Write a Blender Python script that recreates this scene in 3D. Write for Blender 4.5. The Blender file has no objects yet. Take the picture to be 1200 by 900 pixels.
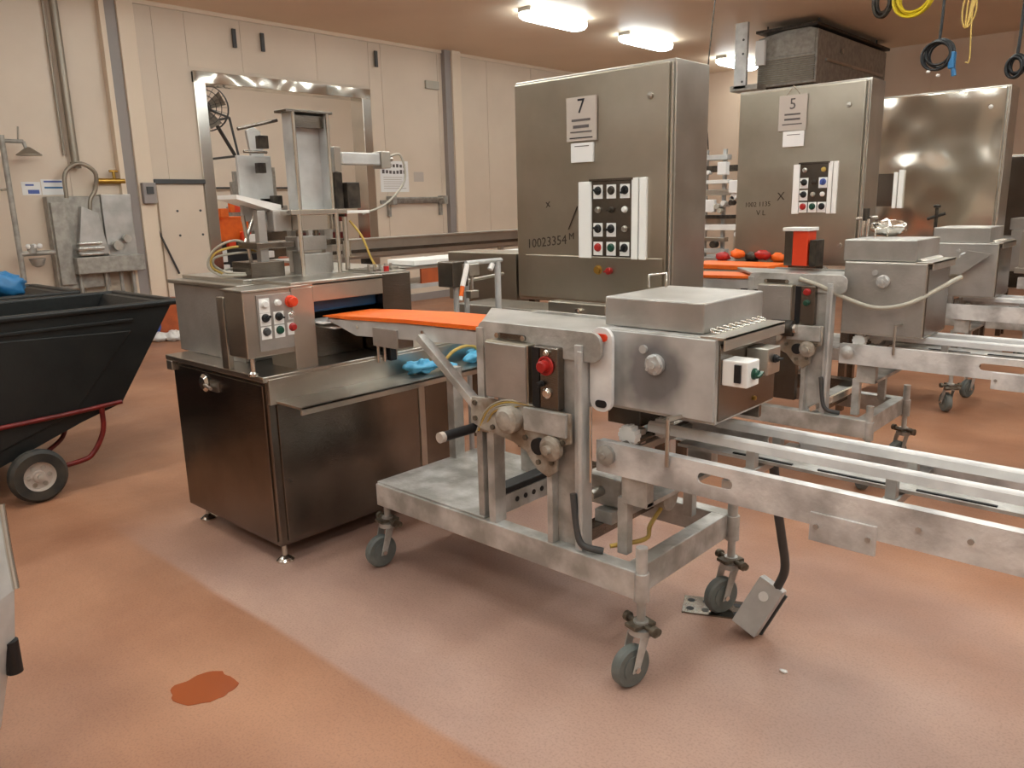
import bpy, math, random
from mathutils import Vector, Matrix, noise

# ------------------------------------------------------------------ camera
S = bpy.context.scene
COL = S.collection
R = math.radians
CAM = (0.0, 0.0, 1.6)
F_PX, PITCH, ROLL, YAW = 927.0, R(12.78), R(1.38), R(42.58)
fw = Vector((-math.sin(YAW)*math.cos(PITCH), math.cos(YAW)*math.cos(PITCH), -math.sin(PITCH)))
rt0 = Vector((math.cos(YAW), math.sin(YAW), 0)); up0 = rt0.cross(fw)
rt = rt0*math.cos(ROLL) - up0*math.sin(ROLL); up = rt0*math.sin(ROLL) + up0*math.cos(ROLL)
cd = bpy.data.cameras.new('camera'); cam = bpy.data.objects.new('camera', cd); COL.objects.link(cam)
m = Matrix((rt, up, -fw)).transposed().to_4x4(); m.translation = CAM
cam.matrix_world = m
cd.sensor_width = 36; cd.lens = F_PX/1200*36; cd.clip_start = .02
S.camera = cam
# ------------------------------------------------------------------ world and exposure
w = bpy.data.worlds.new('world'); S.world = w; w.use_nodes = True
w.node_tree.nodes['Background'].inputs[0].default_value = (.9, .82, .74, 1)
w.node_tree.nodes['Background'].inputs[1].default_value = .15
S.view_settings.view_transform = 'Standard'; S.view_settings.look = 'None'
S.view_settings.gamma = 1; S.view_settings.use_curve_mapping = False
S.view_settings.exposure = 1.0
LAMP = 8.5           # brightness of the fluorescent lenses
FLASH = 0.0

# ------------------------------------------------------------------ materials
def lin(c):
    c = c/255
    return c/12.92 if c <= .04045 else ((c+.055)/1.055)**2.4
def rgb(r, g, b): return (lin(r), lin(g), lin(b), 1)
MATS = {}
def mat(name, col, rough=.5, metal=0., col2=None, scale=6., detail=5., stretch=(1,1,1), lo=.35, hi=.65,
        bump=0., bscale=60., bstretch=(1,1,1), wave=0., wscale=2., rvar=0., emit=None, estr=0., coat=0.):
    mt = bpy.data.materials.new(name); mt.use_nodes = True; nt = mt.node_tree; N = nt.nodes; L = nt.links
    b = N['Principled BSDF']
    b.inputs['Base Color'].default_value = col; b.inputs['Roughness'].default_value = rough
    b.inputs['Metallic'].default_value = metal
    if coat: b.inputs['Coat Weight'].default_value = coat; b.inputs['Coat Roughness'].default_value = .15
    geo = N.new('ShaderNodeNewGeometry')
    def nz(sc, st, det=5.):
        mp = N.new('ShaderNodeMapping'); mp.inputs['Scale'].default_value = st
        L.new(geo.outputs['Position'], mp.inputs['Vector'])
        n = N.new('ShaderNodeTexNoise'); n.inputs['Scale'].default_value = sc; n.inputs['Detail'].default_value = det
        L.new(mp.outputs[0], n.inputs['Vector']); return n
    if col2:
        n = nz(scale, stretch, detail); cr = N.new('ShaderNodeValToRGB')
        cr.color_ramp.elements[0].position = lo; cr.color_ramp.elements[1].position = hi
        cr.color_ramp.elements[0].color = col; cr.color_ramp.elements[1].color = col2
        L.new(n.outputs['Fac'], cr.inputs[0]); L.new(cr.outputs[0], b.inputs['Base Color'])
    if rvar:
        n = nz(4., (1,1,1)); mr = N.new('ShaderNodeMapRange'); mr.inputs[3].default_value = max(.03, rough-rvar); mr.inputs[4].default_value = rough+rvar
        L.new(n.outputs['Fac'], mr.inputs[0]); L.new(mr.outputs[0], b.inputs['Roughness'])
    last = None
    for amt, sc, st, det, dist in ((bump, bscale, bstretch, 3., .01), (wave, wscale, (1,1,1), 1., .1)):
        if amt:
            n = nz(sc, st, det); bp = N.new('ShaderNodeBump'); bp.inputs['Strength'].default_value = amt; bp.inputs['Distance'].default_value = dist
            L.new(n.outputs['Fac'], bp.inputs['Height'])
            if last: L.new(last.outputs[0], bp.inputs['Normal'])
            last = bp
    if last: L.new(last.outputs[0], b.inputs['Normal'])
    if emit: b.inputs['Emission Color'].default_value = emit; b.inputs['Emission Strength'].default_value = estr
    MATS[name] = mt; return mt
M = MATS
mat('steel', rgb(200,196,188), .32, 1., rgb(182,177,168), 3., bump=.12, bscale=40, bstretch=(1,1,12), wave=.12, wscale=2.5, rvar=.08)
mat('steel_cab', rgb(194,188,175), .34, 1., rgb(174,167,152), 2., bump=.1, bscale=50, bstretch=(6,6,.6), wave=.2, wscale=1.6, rvar=.06)
mat('steel_wavy', rgb(222,217,206), .16, 1., wave=1.0, wscale=1.7)
mat('steel_dark', rgb(136,129,121), .24, 1., rgb(108,101,94), 2.2, bump=.1, bscale=40, bstretch=(1,1,10), wave=.15, wscale=2., rvar=.07)
mat('steel_bright', rgb(225,222,215), .2, 1.)
mat('steel_matte', rgb(194,191,187), .42, .75, rgb(170,167,162), 5., bump=.15, bscale=80, rvar=.08)
mat('worn', rgb(164,162,156), .5, .45, rgb(212,211,208), 9., lo=.38, hi=.68, bump=.3, bscale=60, rvar=.1)
mat('worn_white', rgb(172,170,168), .5, .3, rgb(232,231,230), 6., lo=.36, hi=.6, bump=.3, bscale=50, rvar=.1)
mat('worn_brown', rgb(136,120,102), .6, .3, rgb(188,182,172), 11., lo=.35, hi=.62, bump=.5, bscale=40)
mat('plate_grey', rgb(206,206,204), .42, .35, rgb(184,184,182), 8.)
mat('rail_white', rgb(240,239,238), .3, 0., rgb(214,213,213), 8.)
mat('black_plastic', rgb(18,20,20), .45, 0., rgb(27,29,28), 5., bump=.15, bscale=30)
mat('black', rgb(20,20,22), .5)
mat('rubber', rgb(96,102,100), .55, 0., rgb(120,124,120), 12.)
mat('tyre', rgb(38,38,36), .7, 0., rgb(66,60,52), 9.)
mat('red_paint', rgb(120,26,22), .4, 0., rgb(92,22,18), 10.)
mat('red', rgb(170,36,32), .35)
mat('red_orange', rgb(224,66,30), .4)
mat('green', rgb(18,72,54), .35)
mat('blue', rgb(40,110,160), .4)
mat('glove', rgb(70,160,205), .45, 0., rgb(96,182,220), 20.)
mat('blue_dark', rgb(26,70,110), .4)
mat('orange', rgb(240,112,22), .5, 0., rgb(230,100,20), 15., bump=.15, bscale=90)
mat('orange_dull', rgb(190,92,44), .5, 0., rgb(160,78,42), 8.)
mat('yellow', rgb(222,196,30), .4)
mat('yellow_dull', rgb(196,164,84), .5)
mat('castor_dark', rgb(84,74,62), .5, .4, rgb(120,112,98), 30.)
mat('brass', rgb(176,138,64), .35, .8)
mat('white', rgb(238,236,232), .4)
mat('white_gloss', rgb(246,245,242), .25)
mat('paper', rgb(236,234,232), .7)
mat('paper_grey', rgb(188,176,166), .6)
mat('sign_blue', rgb(80,100,170), .6)
mat('ink', rgb(38,34,40), .8)
mat('ink_soft', rgb(96,88,86), .8)
mat('marker', rgb(64,52,40), .8)
mat('hose', rgb(176,170,156), .45)
mat('hose_dark', rgb(70,70,70), .5)
mat('pipe', rgb(150,140,126), .4, .5)
mat('trim_white', rgb(226,208,186), .5)
mat('trim_grey', rgb(150,142,138), .5)
mat('panel', rgb(220,203,184), .45, 0., rgb(213,196,177), 1.2, bump=.08, bscale=90)
mat('wall', rgb(214,198,180), .5)
mat('wall_back', rgb(228,206,184), .6, 0., rgb(220,196,174), 1.)
mat('wall_right', rgb(216,208,198), .6)
mat('ceiling', rgb(240,220,196), .5, 0., rgb(232,212,188), .8, lo=.3, hi=.7)
mat('far_wall', rgb(224,206,188), .6)
mat('lens', rgb(255,255,255), .4, emit=(.91,1.,1.0,1), estr=LAMP)
mat('fixture', rgb(205,200,190), .5)
mat('galv', rgb(172,168,160), .5, .3, rgb(146,142,134), 14.)
mat('coil_dark', rgb(46,40,36), .5, .5, rgb(80,72,62), 20.)
mat('spill', rgb(160,82,46), .12, coat=.6)

def stained_front():
    mt = MATS['plate_grey'].copy(); mt.name = 'stained_plate'; nt = mt.node_tree; N = nt.nodes; L = nt.links
    b = N['Principled BSDF']; src = b.inputs['Base Color'].links[0].from_socket; geo = N.new('ShaderNodeNewGeometry')
    d = N.new('ShaderNodeVectorMath'); d.operation = 'DISTANCE'; L.new(geo.outputs['Position'], d.inputs[0]); d.inputs[1].default_value = (-1.355, 2.142, 1.06)
    n = N.new('ShaderNodeTexNoise'); n.inputs['Scale'].default_value = 9; L.new(geo.outputs['Position'], n.inputs['Vector'])
    ma = N.new('ShaderNodeMath'); ma.operation = 'MULTIPLY_ADD'; L.new(n.outputs['Fac'], ma.inputs[0]); ma.inputs[1].default_value = .12; L.new(d.outputs['Value'], ma.inputs[2])
    cr = N.new('ShaderNodeValToRGB'); e = cr.color_ramp.elements; e[0].position = .14; e[1].position = .20; e[0].color = (.42,.42,.44,1); e[1].color = (1,1,1,1)
    L.new(ma.outputs[0], cr.inputs[0]); mx = N.new('ShaderNodeMix'); mx.data_type = 'RGBA'; mx.blend_type = 'MULTIPLY'; mx.inputs[0].default_value = 1
    L.new(src, mx.inputs[6]); L.new(cr.outputs[0], mx.inputs[7]); L.new(mx.outputs[2], b.inputs['Base Color']); MATS['stained_plate'] = mt
stained_front()
def floor_material():
    mt = bpy.data.materials.new('floor_epoxy'); mt.use_nodes = True; nt = mt.node_tree; N = nt.nodes; L = nt.links
    b = N['Principled BSDF']; geo = N.new('ShaderNodeNewGeometry')
    def nz(sc, det, st=(1,1,1)):
        mp = N.new('ShaderNodeMapping'); mp.inputs['Scale'].default_value = st; L.new(geo.outputs['Position'], mp.inputs[0])
        n = N.new('ShaderNodeTexNoise'); n.inputs['Scale'].default_value = sc; n.inputs['Detail'].default_value = det
        L.new(mp.outputs[0], n.inputs['Vector']); return n
    def ramp(n, c0, c1, a=.35, z=.65):
        cr = N.new('ShaderNodeValToRGB'); e = cr.color_ramp.elements; e[0].position = a; e[1].position = z; e[0].color = c0; e[1].color = c1
        L.new(n, cr.inputs[0]); return cr.outputs[0]
    pink = ramp(nz(1.1, 6).outputs['Fac'], rgb(170,138,124), rgb(186,154,138))
    oran = ramp(nz(1.3, 6).outputs['Fac'], rgb(156,110,84), rgb(178,132,104))
    far = ramp(nz(1.6, 7).outputs['Fac'], rgb(154,106,78), rgb(176,128,98))
    sep = N.new('ShaderNodeSeparateXYZ'); L.new(geo.outputs['Position'], sep.inputs[0])
    n = nz(1.4, 4)
    # old repair seam along the machine line: y about 1.42
    add = N.new('ShaderNodeMath'); add.operation = 'MULTIPLY_ADD'; L.new(n.outputs['Fac'], add.inputs[0]); add.inputs[1].default_value = .06; L.new(sep.outputs['Y'], add.inputs[2])
    mr = N.new('ShaderNodeMapRange'); mr.inputs[1].default_value = 1.445; mr.inputs[2].default_value = 1.475; L.new(add.outputs[0], mr.inputs[0])
    mx = N.new('ShaderNodeMix'); mx.data_type = 'RGBA'; L.new(mr.outputs[0], mx.inputs[0]); L.new(oran, mx.inputs[6]); L.new(pink, mx.inputs[7])
    # the coating gets more orange beyond the first line
    add2 = N.new('ShaderNodeMath'); add2.operation = 'MULTIPLY_ADD'; L.new(n.outputs['Fac'], add2.inputs[0]); add2.inputs[1].default_value = 2.2; L.new(sep.outputs['Y'], add2.inputs[2])
    mr2 = N.new('ShaderNodeMapRange'); mr2.inputs[1].default_value = 3.6; mr2.inputs[2].default_value = 5.0; L.new(add2.outputs[0], mr2.inputs[0])
    mx2 = N.new('ShaderNodeMix'); mx2.data_type = 'RGBA'; L.new(mr2.outputs[0], mx2.inputs[0]); L.new(mx.outputs[2], mx2.inputs[6]); L.new(far, mx2.inputs[7])
    mrx = N.new('ShaderNodeMapRange'); mrx.inputs[1].default_value = -4.3; mrx.inputs[2].default_value = -3.2; L.new(sep.outputs['X'], mrx.inputs[0])
    mx3 = N.new('ShaderNodeMix'); mx3.data_type = 'RGBA'; L.new(mrx.outputs[0], mx3.inputs[0]); L.new(far, mx3.inputs[6]); L.new(mx2.outputs[2], mx3.inputs[7])
    # specks and scuffs
    sp = nz(120, 3); rp = ramp(sp.outputs['Fac'], (.80,.78,.78,1), (1.03,1.03,1.03,1), .32, .52)
    mul = N.new('ShaderNodeMix'); mul.data_type = 'RGBA'; mul.blend_type = 'MULTIPLY'; mul.inputs[0].default_value = .8
    L.new(mx3.outputs[2], mul.inputs[6]); L.new(rp, mul.inputs[7])
    st = nz(.9, 8, (1,1.6,1)); rs = ramp(st.outputs['Fac'], (.76,.72,.75,1), (1.08,1.08,1.08,1), .32, .58)
    mul2 = N.new('ShaderNodeMix'); mul2.data_type = 'RGBA'; mul2.blend_type = 'MULTIPLY'; mul2.inputs[0].default_value = .8
    L.new(mul.outputs[2], mul2.inputs[6]); L.new(rs, mul2.inputs[7]); L.new(mul2.outputs[2], b.inputs['Base Color'])
    rr = N.new('ShaderNodeMapRange'); rr.inputs[3].default_value = .28; rr.inputs[4].default_value = .55
    L.new(nz(1.7, 5).outputs['Fac'], rr.inputs[0]); L.new(rr.outputs[0], b.inputs['Roughness'])
    bp = N.new('ShaderNodeBump'); bp.inputs['Strength'].default_value = .25; bp.inputs['Distance'].default_value = .01
    L.new(nz(14, 5).outputs['Fac'], bp.inputs['Height']); L.new(bp.outputs[0], b.inputs['Normal'])
    MATS['floor'] = mt
floor_material()

# ------------------------------------------------------------------ builders
def V(*a): return Vector(a)
def frame_for(d):
    d = Vector(d).normalized(); a = Vector((0,0,1)) if abs(d.z) < .9 else Vector((1,0,0))
    u = d.cross(a).normalized(); return u, d.cross(u).normalized(), d
def spline(pts, n=6):
    pts = [Vector(p) for p in pts]
    if len(pts) < 3: return pts
    q = [2*pts[0]-pts[1]] + pts + [2*pts[-1]-pts[-2]]; out = []
    for i in range(1, len(q)-2):
        for k in range(n):
            t = k/n; a, b, c, d = q[i-1], q[i], q[i+1], q[i+2]
            out.append(.5*((2*b)+(c-a)*t+(2*a-5*b+4*c-d)*t*t+(3*b-a-3*c+d)*t**3))
    return out + [pts[-1]]
class MB:
    def __init__(s): s.v = []; s.f = []; s.sm = []
    def add(s, vs, fs, smooth=False):
        o = len(s.v); s.v += [Vector(x) for x in vs]; s.f += [tuple(i+o for i in f) for f in fs]; s.sm += [smooth]*len(fs); return s
    def box(s, x0, x1, y0, y1, z0, z1, rot=None, piv=None):
        vs = [V(x,y,z) for z in (z0,z1) for y in (y0,y1) for x in (x0,x1)]
        if rot:
            piv = Vector(piv) if piv else V((x0+x1)/2,(y0+y1)/2,(z0+z1)/2); vs = [rot @ (v-piv) + piv for v in vs]
        return s.add(vs, [(0,2,3,1),(4,5,7,6),(0,1,5,4),(2,6,7,3),(0,4,6,2),(1,3,7,5)])
    def bar(s, p, q, wd, ht, upv=(0,0,1)):
        p = Vector(p); q = Vector(q); d = (q-p).normalized(); u = d.cross(Vector(upv)).normalized(); t = u.cross(d).normalized()
        vs = [c + u*a*wd/2 + t*b*ht/2 for c in (p,q) for b in (-1,1) for a in (-1,1)]
        return s.add(vs, [(0,2,3,1),(4,5,7,6),(0,1,5,4),(2,6,7,3),(0,4,6,2),(1,3,7,5)])
    def cyl(s, p, q, r, n=16, r2=None, caps=True):
        p = Vector(p); q = Vector(q); r2 = r if r2 is None else r2; u, w_, d = frame_for(q-p); vs = []
        for c, rr in ((p,r),(q,r2)):
            vs += [c + (u*math.cos(2*math.pi*i/n) + w_*math.sin(2*math.pi*i/n))*rr for i in range(n)]
        s.add(vs, [(i,i+n,(i+1)%n+n,(i+1)%n) for i in range(n)], True)
        if caps: s.add(vs[:n], [tuple(range(n))]); s.add(vs[n:], [tuple(range(n-1,-1,-1))])
        return s
    def tube(s, pts, r, n=8, sub=6, closed=False, smooth=True):
        P = spline(pts, sub) if smooth else [Vector(p) for p in pts]
        u = None; vs = []; m_ = len(P)
        for i, p in enumerate(P):
            d = ((P[(i+1)%m_]-P[i-1]) if closed else (P[min(i+1,m_-1)]-P[max(i-1,0)])).normalized()
            if u is None: u = frame_for(d)[0]
            u = (u - d*u.dot(d)); u = u.normalized() if u.length > 1e-6 else frame_for(d)[0]; w_ = d.cross(u)
            vs += [p + (u*math.cos(2*math.pi*k/n)+w_*math.sin(2*math.pi*k/n))*r for k in range(n)]
        fs = [(i*n+k, i*n+(k+1)%n, ((i+1)%m_)*n+(k+1)%n, ((i+1)%m_)*n+k) for i in range(m_ if closed else m_-1) for k in range(n)]
        s.add(vs, fs, True)
        if not closed: s.add(vs[:n], [tuple(range(n-1,-1,-1))]); s.add(vs[-n:], [tuple(range(n))])
        return s
    def ring(s, c, nrm, Rr, r, n=28, k=8, sx=1., sy=1.):
        u, w_, d = frame_for(nrm); c = Vector(c)
        return s.tube([c+(u*math.cos(2*math.pi*i/n)*sx+w_*math.sin(2*math.pi*i/n)*sy)*Rr for i in range(n)], r, k, closed=True, smooth=False)
    def prism(s, poly, ax, a, b):   # poly in the plane across axis ax ('x': (y,z), 'y': (x,z), 'z': (x,y))
        def mk(p, t): return {'x': V(t,p[0],p[1]), 'y': V(p[0],t,p[1]), 'z': V(p[0],p[1],t)}[ax]
        n = len(poly); vs = [mk(p,a) for p in poly]+[mk(p,b) for p in poly]
        return s.add(vs, [tuple(range(n)), tuple(range(2*n-1,n-1,-1))]+[(i,i+n,(i+1)%n+n,(i+1)%n) for i in range(n)])
    def lathe(s, prof, c, d=(0,0,1), n=24):   # prof: (r, h)
        u, w_, d = frame_for(d); c = Vector(c); vs = []
        for (r, h), (r2, h2) in zip(prof[:-1], prof[1:]):
            vs = []
            for rr, hh in ((r,h),(r2,h2)): vs += [c + d*hh + (u*math.cos(2*math.pi*i/n)+w_*math.sin(2*math.pi*i/n))*rr for i in range(n)]
            s.add(vs, [(i, (i+1)%n, n+(i+1)%n, n+i) for i in range(n)], True)
        return s
    def blob(s, c, sz, seed=0, amp=.35, n=14, fr=3.):
        c = Vector(c); vs = []; fs = []
        for j in range(n+1):
            th = math.pi*j/n
            for i in range(2*n):
                ph = math.pi*i/n; d = V(math.sin(th)*math.cos(ph), math.sin(th)*math.sin(ph), math.cos(th))
                k = 1 + amp*noise.noise(d*fr + V(seed*7.1, 3, seed)); vs.append(c + V(d.x*sz[0], d.y*sz[1], d.z*sz[2])*k)
        for j in range(n):
            for i in range(2*n): fs.append((j*2*n+i, (j+1)*2*n+i, (j+1)*2*n+(i+1)%(2*n), j*2*n+(i+1)%(2*n)))
        return s.add(vs, fs, True)
    def build(s, name, material, parent=None, bevel=0., label=None, kind=None, **tags):
        off = V(0,0,0)
        if parent is not None: off = Vector(parent.get('_base', (0,0,0)))
        me = bpy.data.meshes.new(name); me.from_pydata([v-off for v in s.v], [], s.f); me.validate(); me.update()
        bmfix(me)
        if len(me.polygons) == len(s.sm): me.polygons.foreach_set('use_smooth', s.sm)
        me.materials.append(M[material] if isinstance(material, str) else material)
        o = bpy.data.objects.new(name, me); COL.objects.link(o)
        if parent is not None: o.parent = parent; BASE[o.name] = off; o['_base'] = tuple(off)
        if bevel:
            b = o.modifiers.new('bevel', 'BEVEL'); b.width = bevel; b.segments = 2; b.limit_method = 'ANGLE'; b.angle_limit = R(50)
        if label: o['label'] = label
        if kind: o['kind'] = kind
        for k, v in tags.items():
            o[{'cat':'category'}.get(k, k)] = v
        return o
BASE = {}
import bmesh
def bmfix(me):
    bm = bmesh.new(); bm.from_mesh(me); bmesh.ops.recalc_face_normals(bm, faces=bm.faces); bm.to_mesh(me); bm.free()
def thing(name, label, cat, loc, group=None):
    o = bpy.data.objects.new(name, None); COL.objects.link(o); o.location = loc; o['_base'] = tuple(loc)
    o.empty_display_size = .1; o['label'] = label; o['category'] = cat
    if group: o['group'] = group
    return o
def B(*a, **k): return MB().box(*a, **k)
def solo(mb, name, material, label, cat, group=None, bevel=0.):
    """a thing that is one mesh: origin moved to the base of its bounds"""
    xs = [v.x for v in mb.v]; ys = [v.y for v in mb.v]; zs = [v.z for v in mb.v]
    c = V((min(xs)+max(xs))/2, (min(ys)+max(ys))/2, min(zs)); mb.v = [v-c for v in mb.v]
    o = mb.build(name, material, bevel=bevel); o.location = c; o['label'] = label; o['category'] = cat
    if group: o['group'] = group
    return o
def text(s, size, loc, right, upv, material, parent, name='lettering', th=.0008, align='CENTER'):
    cu = bpy.data.curves.new('t', 'FONT'); cu.body = s; cu.size = size; cu.align_x = align; cu.align_y = 'CENTER'; cu.extrude = th; cu.resolution_u = 2
    to = bpy.data.objects.new('t', cu); COL.objects.link(to)
    dg = bpy.context.evaluated_depsgraph_get(); me = bpy.data.meshes.new_from_object(to.evaluated_get(dg))
    bpy.data.objects.remove(to); r_ = Vector(right).normalized(); u_ = Vector(upv).normalized(); n_ = r_.cross(u_)
    off = Vector(parent.get('_base', (0,0,0))); loc = Vector(loc)
    for v in me.vertices: v.co = loc + r_*v.co.x + u_*v.co.y + n_*v.co.z - off
    me.materials.clear(); me.materials.append(M[material]); me.name = name
    o = bpy.data.objects.new(name, me); COL.objects.link(o); o.parent = parent; return o

# ------------------------------------------------------------------ the room
XW, YB, ZC = -10.6, 16.0, 4.2          # left wall, back wall, ceiling height
XR, YF = 7.0, -5.0
DY0, DY1, DZ = 5.42, 8.30, 3.40        # opening in the left wall
B(-15.2, XR+.2, YF-.2, YB+.2, -.2, 0).build('floor', 'floor', kind='structure')
B(-15.2, XR+.2, YF-.2, YB+.2, ZC, ZC+.2).build('ceiling', 'ceiling', kind='structure')
wl = MB().box(XW-.2, XW, YF-.2, DY0, 0, ZC).box(XW-.2, XW, DY1, YB, 0, ZC).box(XW-.2, XW, DY0, DY1, DZ, ZC).build('wall_left', 'wall', kind='structure'); wl['_base'] = (0,0,0)
wb = B(XW-.2, XR+.2, YB, YB+.2, 0, ZC).build('wall_back', 'wall_back', kind='structure')
B(XR, XR+.2, YF, YB, 0, ZC).build('wall_right', 'wall_right', kind='structure')
B(XW, XR, YF-.2, YF, 0, ZC).build('wall_front', 'wall', kind='structure')
# sheet panels on the left wall, with narrow joints between them
y = -3.6
edges = []
while y < YB-.1:
    edges.append((y, min(y+1.22, YB-.02))); y += 1.22
for a, b in edges:
    if b <= DY0 or a >= DY1: B(XW, XW+.008, a+.005, b-.005, .12, ZC-.06).build('wall_panel', 'panel', wl)
    else:
        if a < DY0-.08: B(XW, XW+.008, a+.005, DY0-.06, .12, ZC-.06).build('wall_panel', 'panel', wl)
        if b > DY1+.08: B(XW, XW+.008, DY1+.06, b-.005, .12, ZC-.06).build('wall_panel', 'panel', wl)
        B(XW, XW+.008, max(a,DY0-.05)+.005, min(b,DY1+.05)-.005, DZ+.08, ZC-.06).build('wall_panel', 'panel', wl)
B(XW, XW+.03, YF, YB, ZC-.05, ZC).build('trim_1', 'trim_white', kind='structure')
MB().box(XW, XW+.06, YF, DY0-.06, 0, .12).box(XW, XW+.06, DY1+.06, YB, 0, .12).build('baseboard_left', 'trim_grey', kind='structure')
# back wall panels
x = XW+.05
while x < XR-.2:
    B(x+.004, min(x+1.22, XR)-.004, YB-.008, YB, .12, ZC-.04).build('wall_panel', 'wall_back', wb); x += 1.22
# pilasters on the left wall: a grey channel with white flanges
def pilaster(n, y0, wd, colr, g):
    B(XW, XW+.14, y0, y0+wd, 0, ZC).build('trim_%d' % n, colr, kind='structure', bevel=.006)
    if g: B(XW+.005, XW+.10, y0-.14, y0, 0, ZC).build('trim_%d' % (n+1), 'trim_grey', kind='structure'); B(XW+.004, XW+.12, y0-.20, y0-.14, 0, ZC).build('trim_%d' % (n+2), 'trim_white', kind='structure')
pilaster(2, 4.47, .20, 'trim_white', True)
B(XW, XW+.10, 9.92, 10.06, 0, ZC).build('trim_5', 'trim_grey', kind='structure')
B(XW, XW+.14, 10.06, 10.26, 0, ZC).build('trim_6', 'trim_white', kind='structure')
# stainless surround of the opening
door = MB().box(XW-.26, XW+.05, DY0-.02, DY0+.14, 0, DZ+.02).box(XW-.26, XW+.05, DY1-.14, DY1+.02, 0, DZ+.02).build('door_1', 'steel_bright', kind='structure', bevel=.004)
B(XW-.26, XW+.055, DY0-.02, DY1+.02, DZ-.12, DZ+.03).build('lintel', 'steel_wavy', door, bevel=.004)
# room beyond the opening
B(-15.2, -15.0, 2, 12.5, 0, ZC).build('wall_beyond', 'far_wall', kind='structure')
B(-15, XW-.2, 1.8, 2, 0, ZC).build('wall_beyond_south', 'far_wall', kind='structure')
B(-15, XW-.2, 12.5, 12.7, 0, ZC).build('wall_beyond_north', 'far_wall', kind='structure')

# ------------------------------------------------------------------ fluorescent fixtures
def fixture(x, y0, lab, zc=ZC, ln=1.3, grp=None):
    t = thing('ceiling_light', lab, 'ceiling light', (x, y0+ln/2, zc-.14), grp)
    B(x-.11,x+.11,y0,y0+ln,zc-.06,zc).build('housing', 'fixture', t, bevel=.01)
    prof = [(-.15,0),(-.145,-.05),(-.10,-.085),(0,-.095),(.10,-.085),(.145,-.05),(.15,0)]
    mb = MB(); k = 8; vs = []
    ys = [0,.02,.06,.12,ln-.12,ln-.06,ln-.02,ln]; sc = [.35,.7,.92,1,1,.92,.7,.35]
    for yy, s_ in zip(ys, sc): vs += [V(x+p[0]*s_, y0+yy, zc-.06+p[1]*s_) for p in prof]
    n = len(prof); fs = [(j*n+i, j*n+i+1, (j+1)*n+i+1, (j+1)*n+i) for j in range(len(ys)-1) for i in range(n-1)]
    fs += [tuple(range(n)), tuple(range(len(ys)*n-1, len(ys)*n-n-1, -1))]
    mb.add(vs, fs, True).build('lens', 'lens', t)
fixture(-7.6, 8.68, 'glowing fluorescent ceiling light cut by the top edge of the photo')
fixture(-7.6, 11.05, 'glowing fluorescent ceiling light above the tall cabinet marked 7')
fixture(-7.6, 14.2, 'glowing fluorescent ceiling light beside the refrigeration unit, partly behind a metal bracket')
G = 'fluorescent lights on the ceiling outside the photo'
for x in (-7.6, -5.0, -2.4, .2, 2.8):  # unseen grid, with rows added in between to brighten the foreground
    for y in ((4.6, .4) if x == -7.6 else (8.0, 6.0, 4.0, 2.0, 0., -2.4)):
        fixture(x, y, 'unseen fluorescent light above or behind the camera, in a grid filled up to brighten the foreground', grp=G)
for y in (3.4, 5.4, 7.6, 9.8): fixture(-12.6, y, 'unseen fluorescent light of the room beyond the wall opening, in a row filled up to brighten it', grp='lights in the room beyond the opening')  # unseen row, with a fixture added to brighten the far room

# ------------------------------------------------------------------ small hardware makers
def castor(x, y, zt, parent, yaw=0., r=.074, lab=None):
    """castor wheel hanging from zt at x,y; yaw is the rolling direction"""
    c, s_ = math.cos(yaw), math.sin(yaw)
    def T(a, b, z): return V(x + a*c - b*s_, y + a*s_ + b*c, z)
    mb = MB()
    top = 2*r+.035
    mb.cyl(T(0,0,zt), T(0,0,top), .015, 12).cyl(T(0,0,top+.02), T(0,0,top+.045), .026, 12)
    mb.cyl(T(0,0,top), T(0,0,top+.02), .042, 16)
    for sd in (-1, 1):
        p = [T(-.01,sd*.03,top), T(.03,sd*.03,top), T(.062,sd*.03,r-.012), T(.034,sd*.03,r-.012)]
        q = [v + (T(0,sd*.005,0)-T(0,0,0)) for v in p]
        mb.add(p+q, [(0,1,2,3),(7,6,5,4),(0,4,5,1),(1,5,6,2),(2,6,7,3),(3,7,4,0)])
    f = mb.build('castor', 'worn', parent, bevel=.002, label=lab)
    # everything below is a sub-part
    MB().lathe([(r*.55,-.02),(r*.9,-.02),(r,-.012),(r,.012),(r*.9,.02),(r*.55,.02)], T(.045,0,r), T(0,1,0)-T(0,0,0), 28).build('wheel', 'rubber', f)
    MB().cyl(T(.045,-.024,r), T(.045,.024,r), r*.6, 20).build('hub', 'rubber', f)
    MB().cyl(T(.045,-.042,r), T(.045,.042,r), .010, 10).build('axle', 'steel_bright', f)
    br = MB().box(-.001,.001,-.001,.001,0,.001); br = MB().bar(T(-.045,0,top+.028), T(.05,0,top+.034), .05, .012).cyl(T(-.03,-.055,top+.012), T(-.03,.055,top+.012), .014, 10)
    br.cyl(T(.0,-.075,top+.03), T(.0,.075,top+.03), .009, 8).cyl(T(0,-.075,top+.03),T(0,-.058,top+.03),.018,10).cyl(T(0,.058,top+.03),T(0,.075,top+.03),.018,10)
    br.build('brake', 'castor_dark', f)
    return f
def bolt(mb, p, d=(0,-1,0), r=.008, h=.006):
    p = Vector(p); return mb.cyl(p, p+Vector(d)*h, r, 8)
def rounded(x0, x1, z0, z1, r, n=5):
    out = []
    for cx, cz, a0 in ((x1-r,z1-r,0),(x0+r,z1-r,90),(x0+r,z0+r,180),(x1-r,z0+r,270)):
        for i in range(n+1): a = R(a0+90*i/n); out.append((cx+r*math.cos(a), cz+r*math.sin(a)))
    return out
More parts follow.
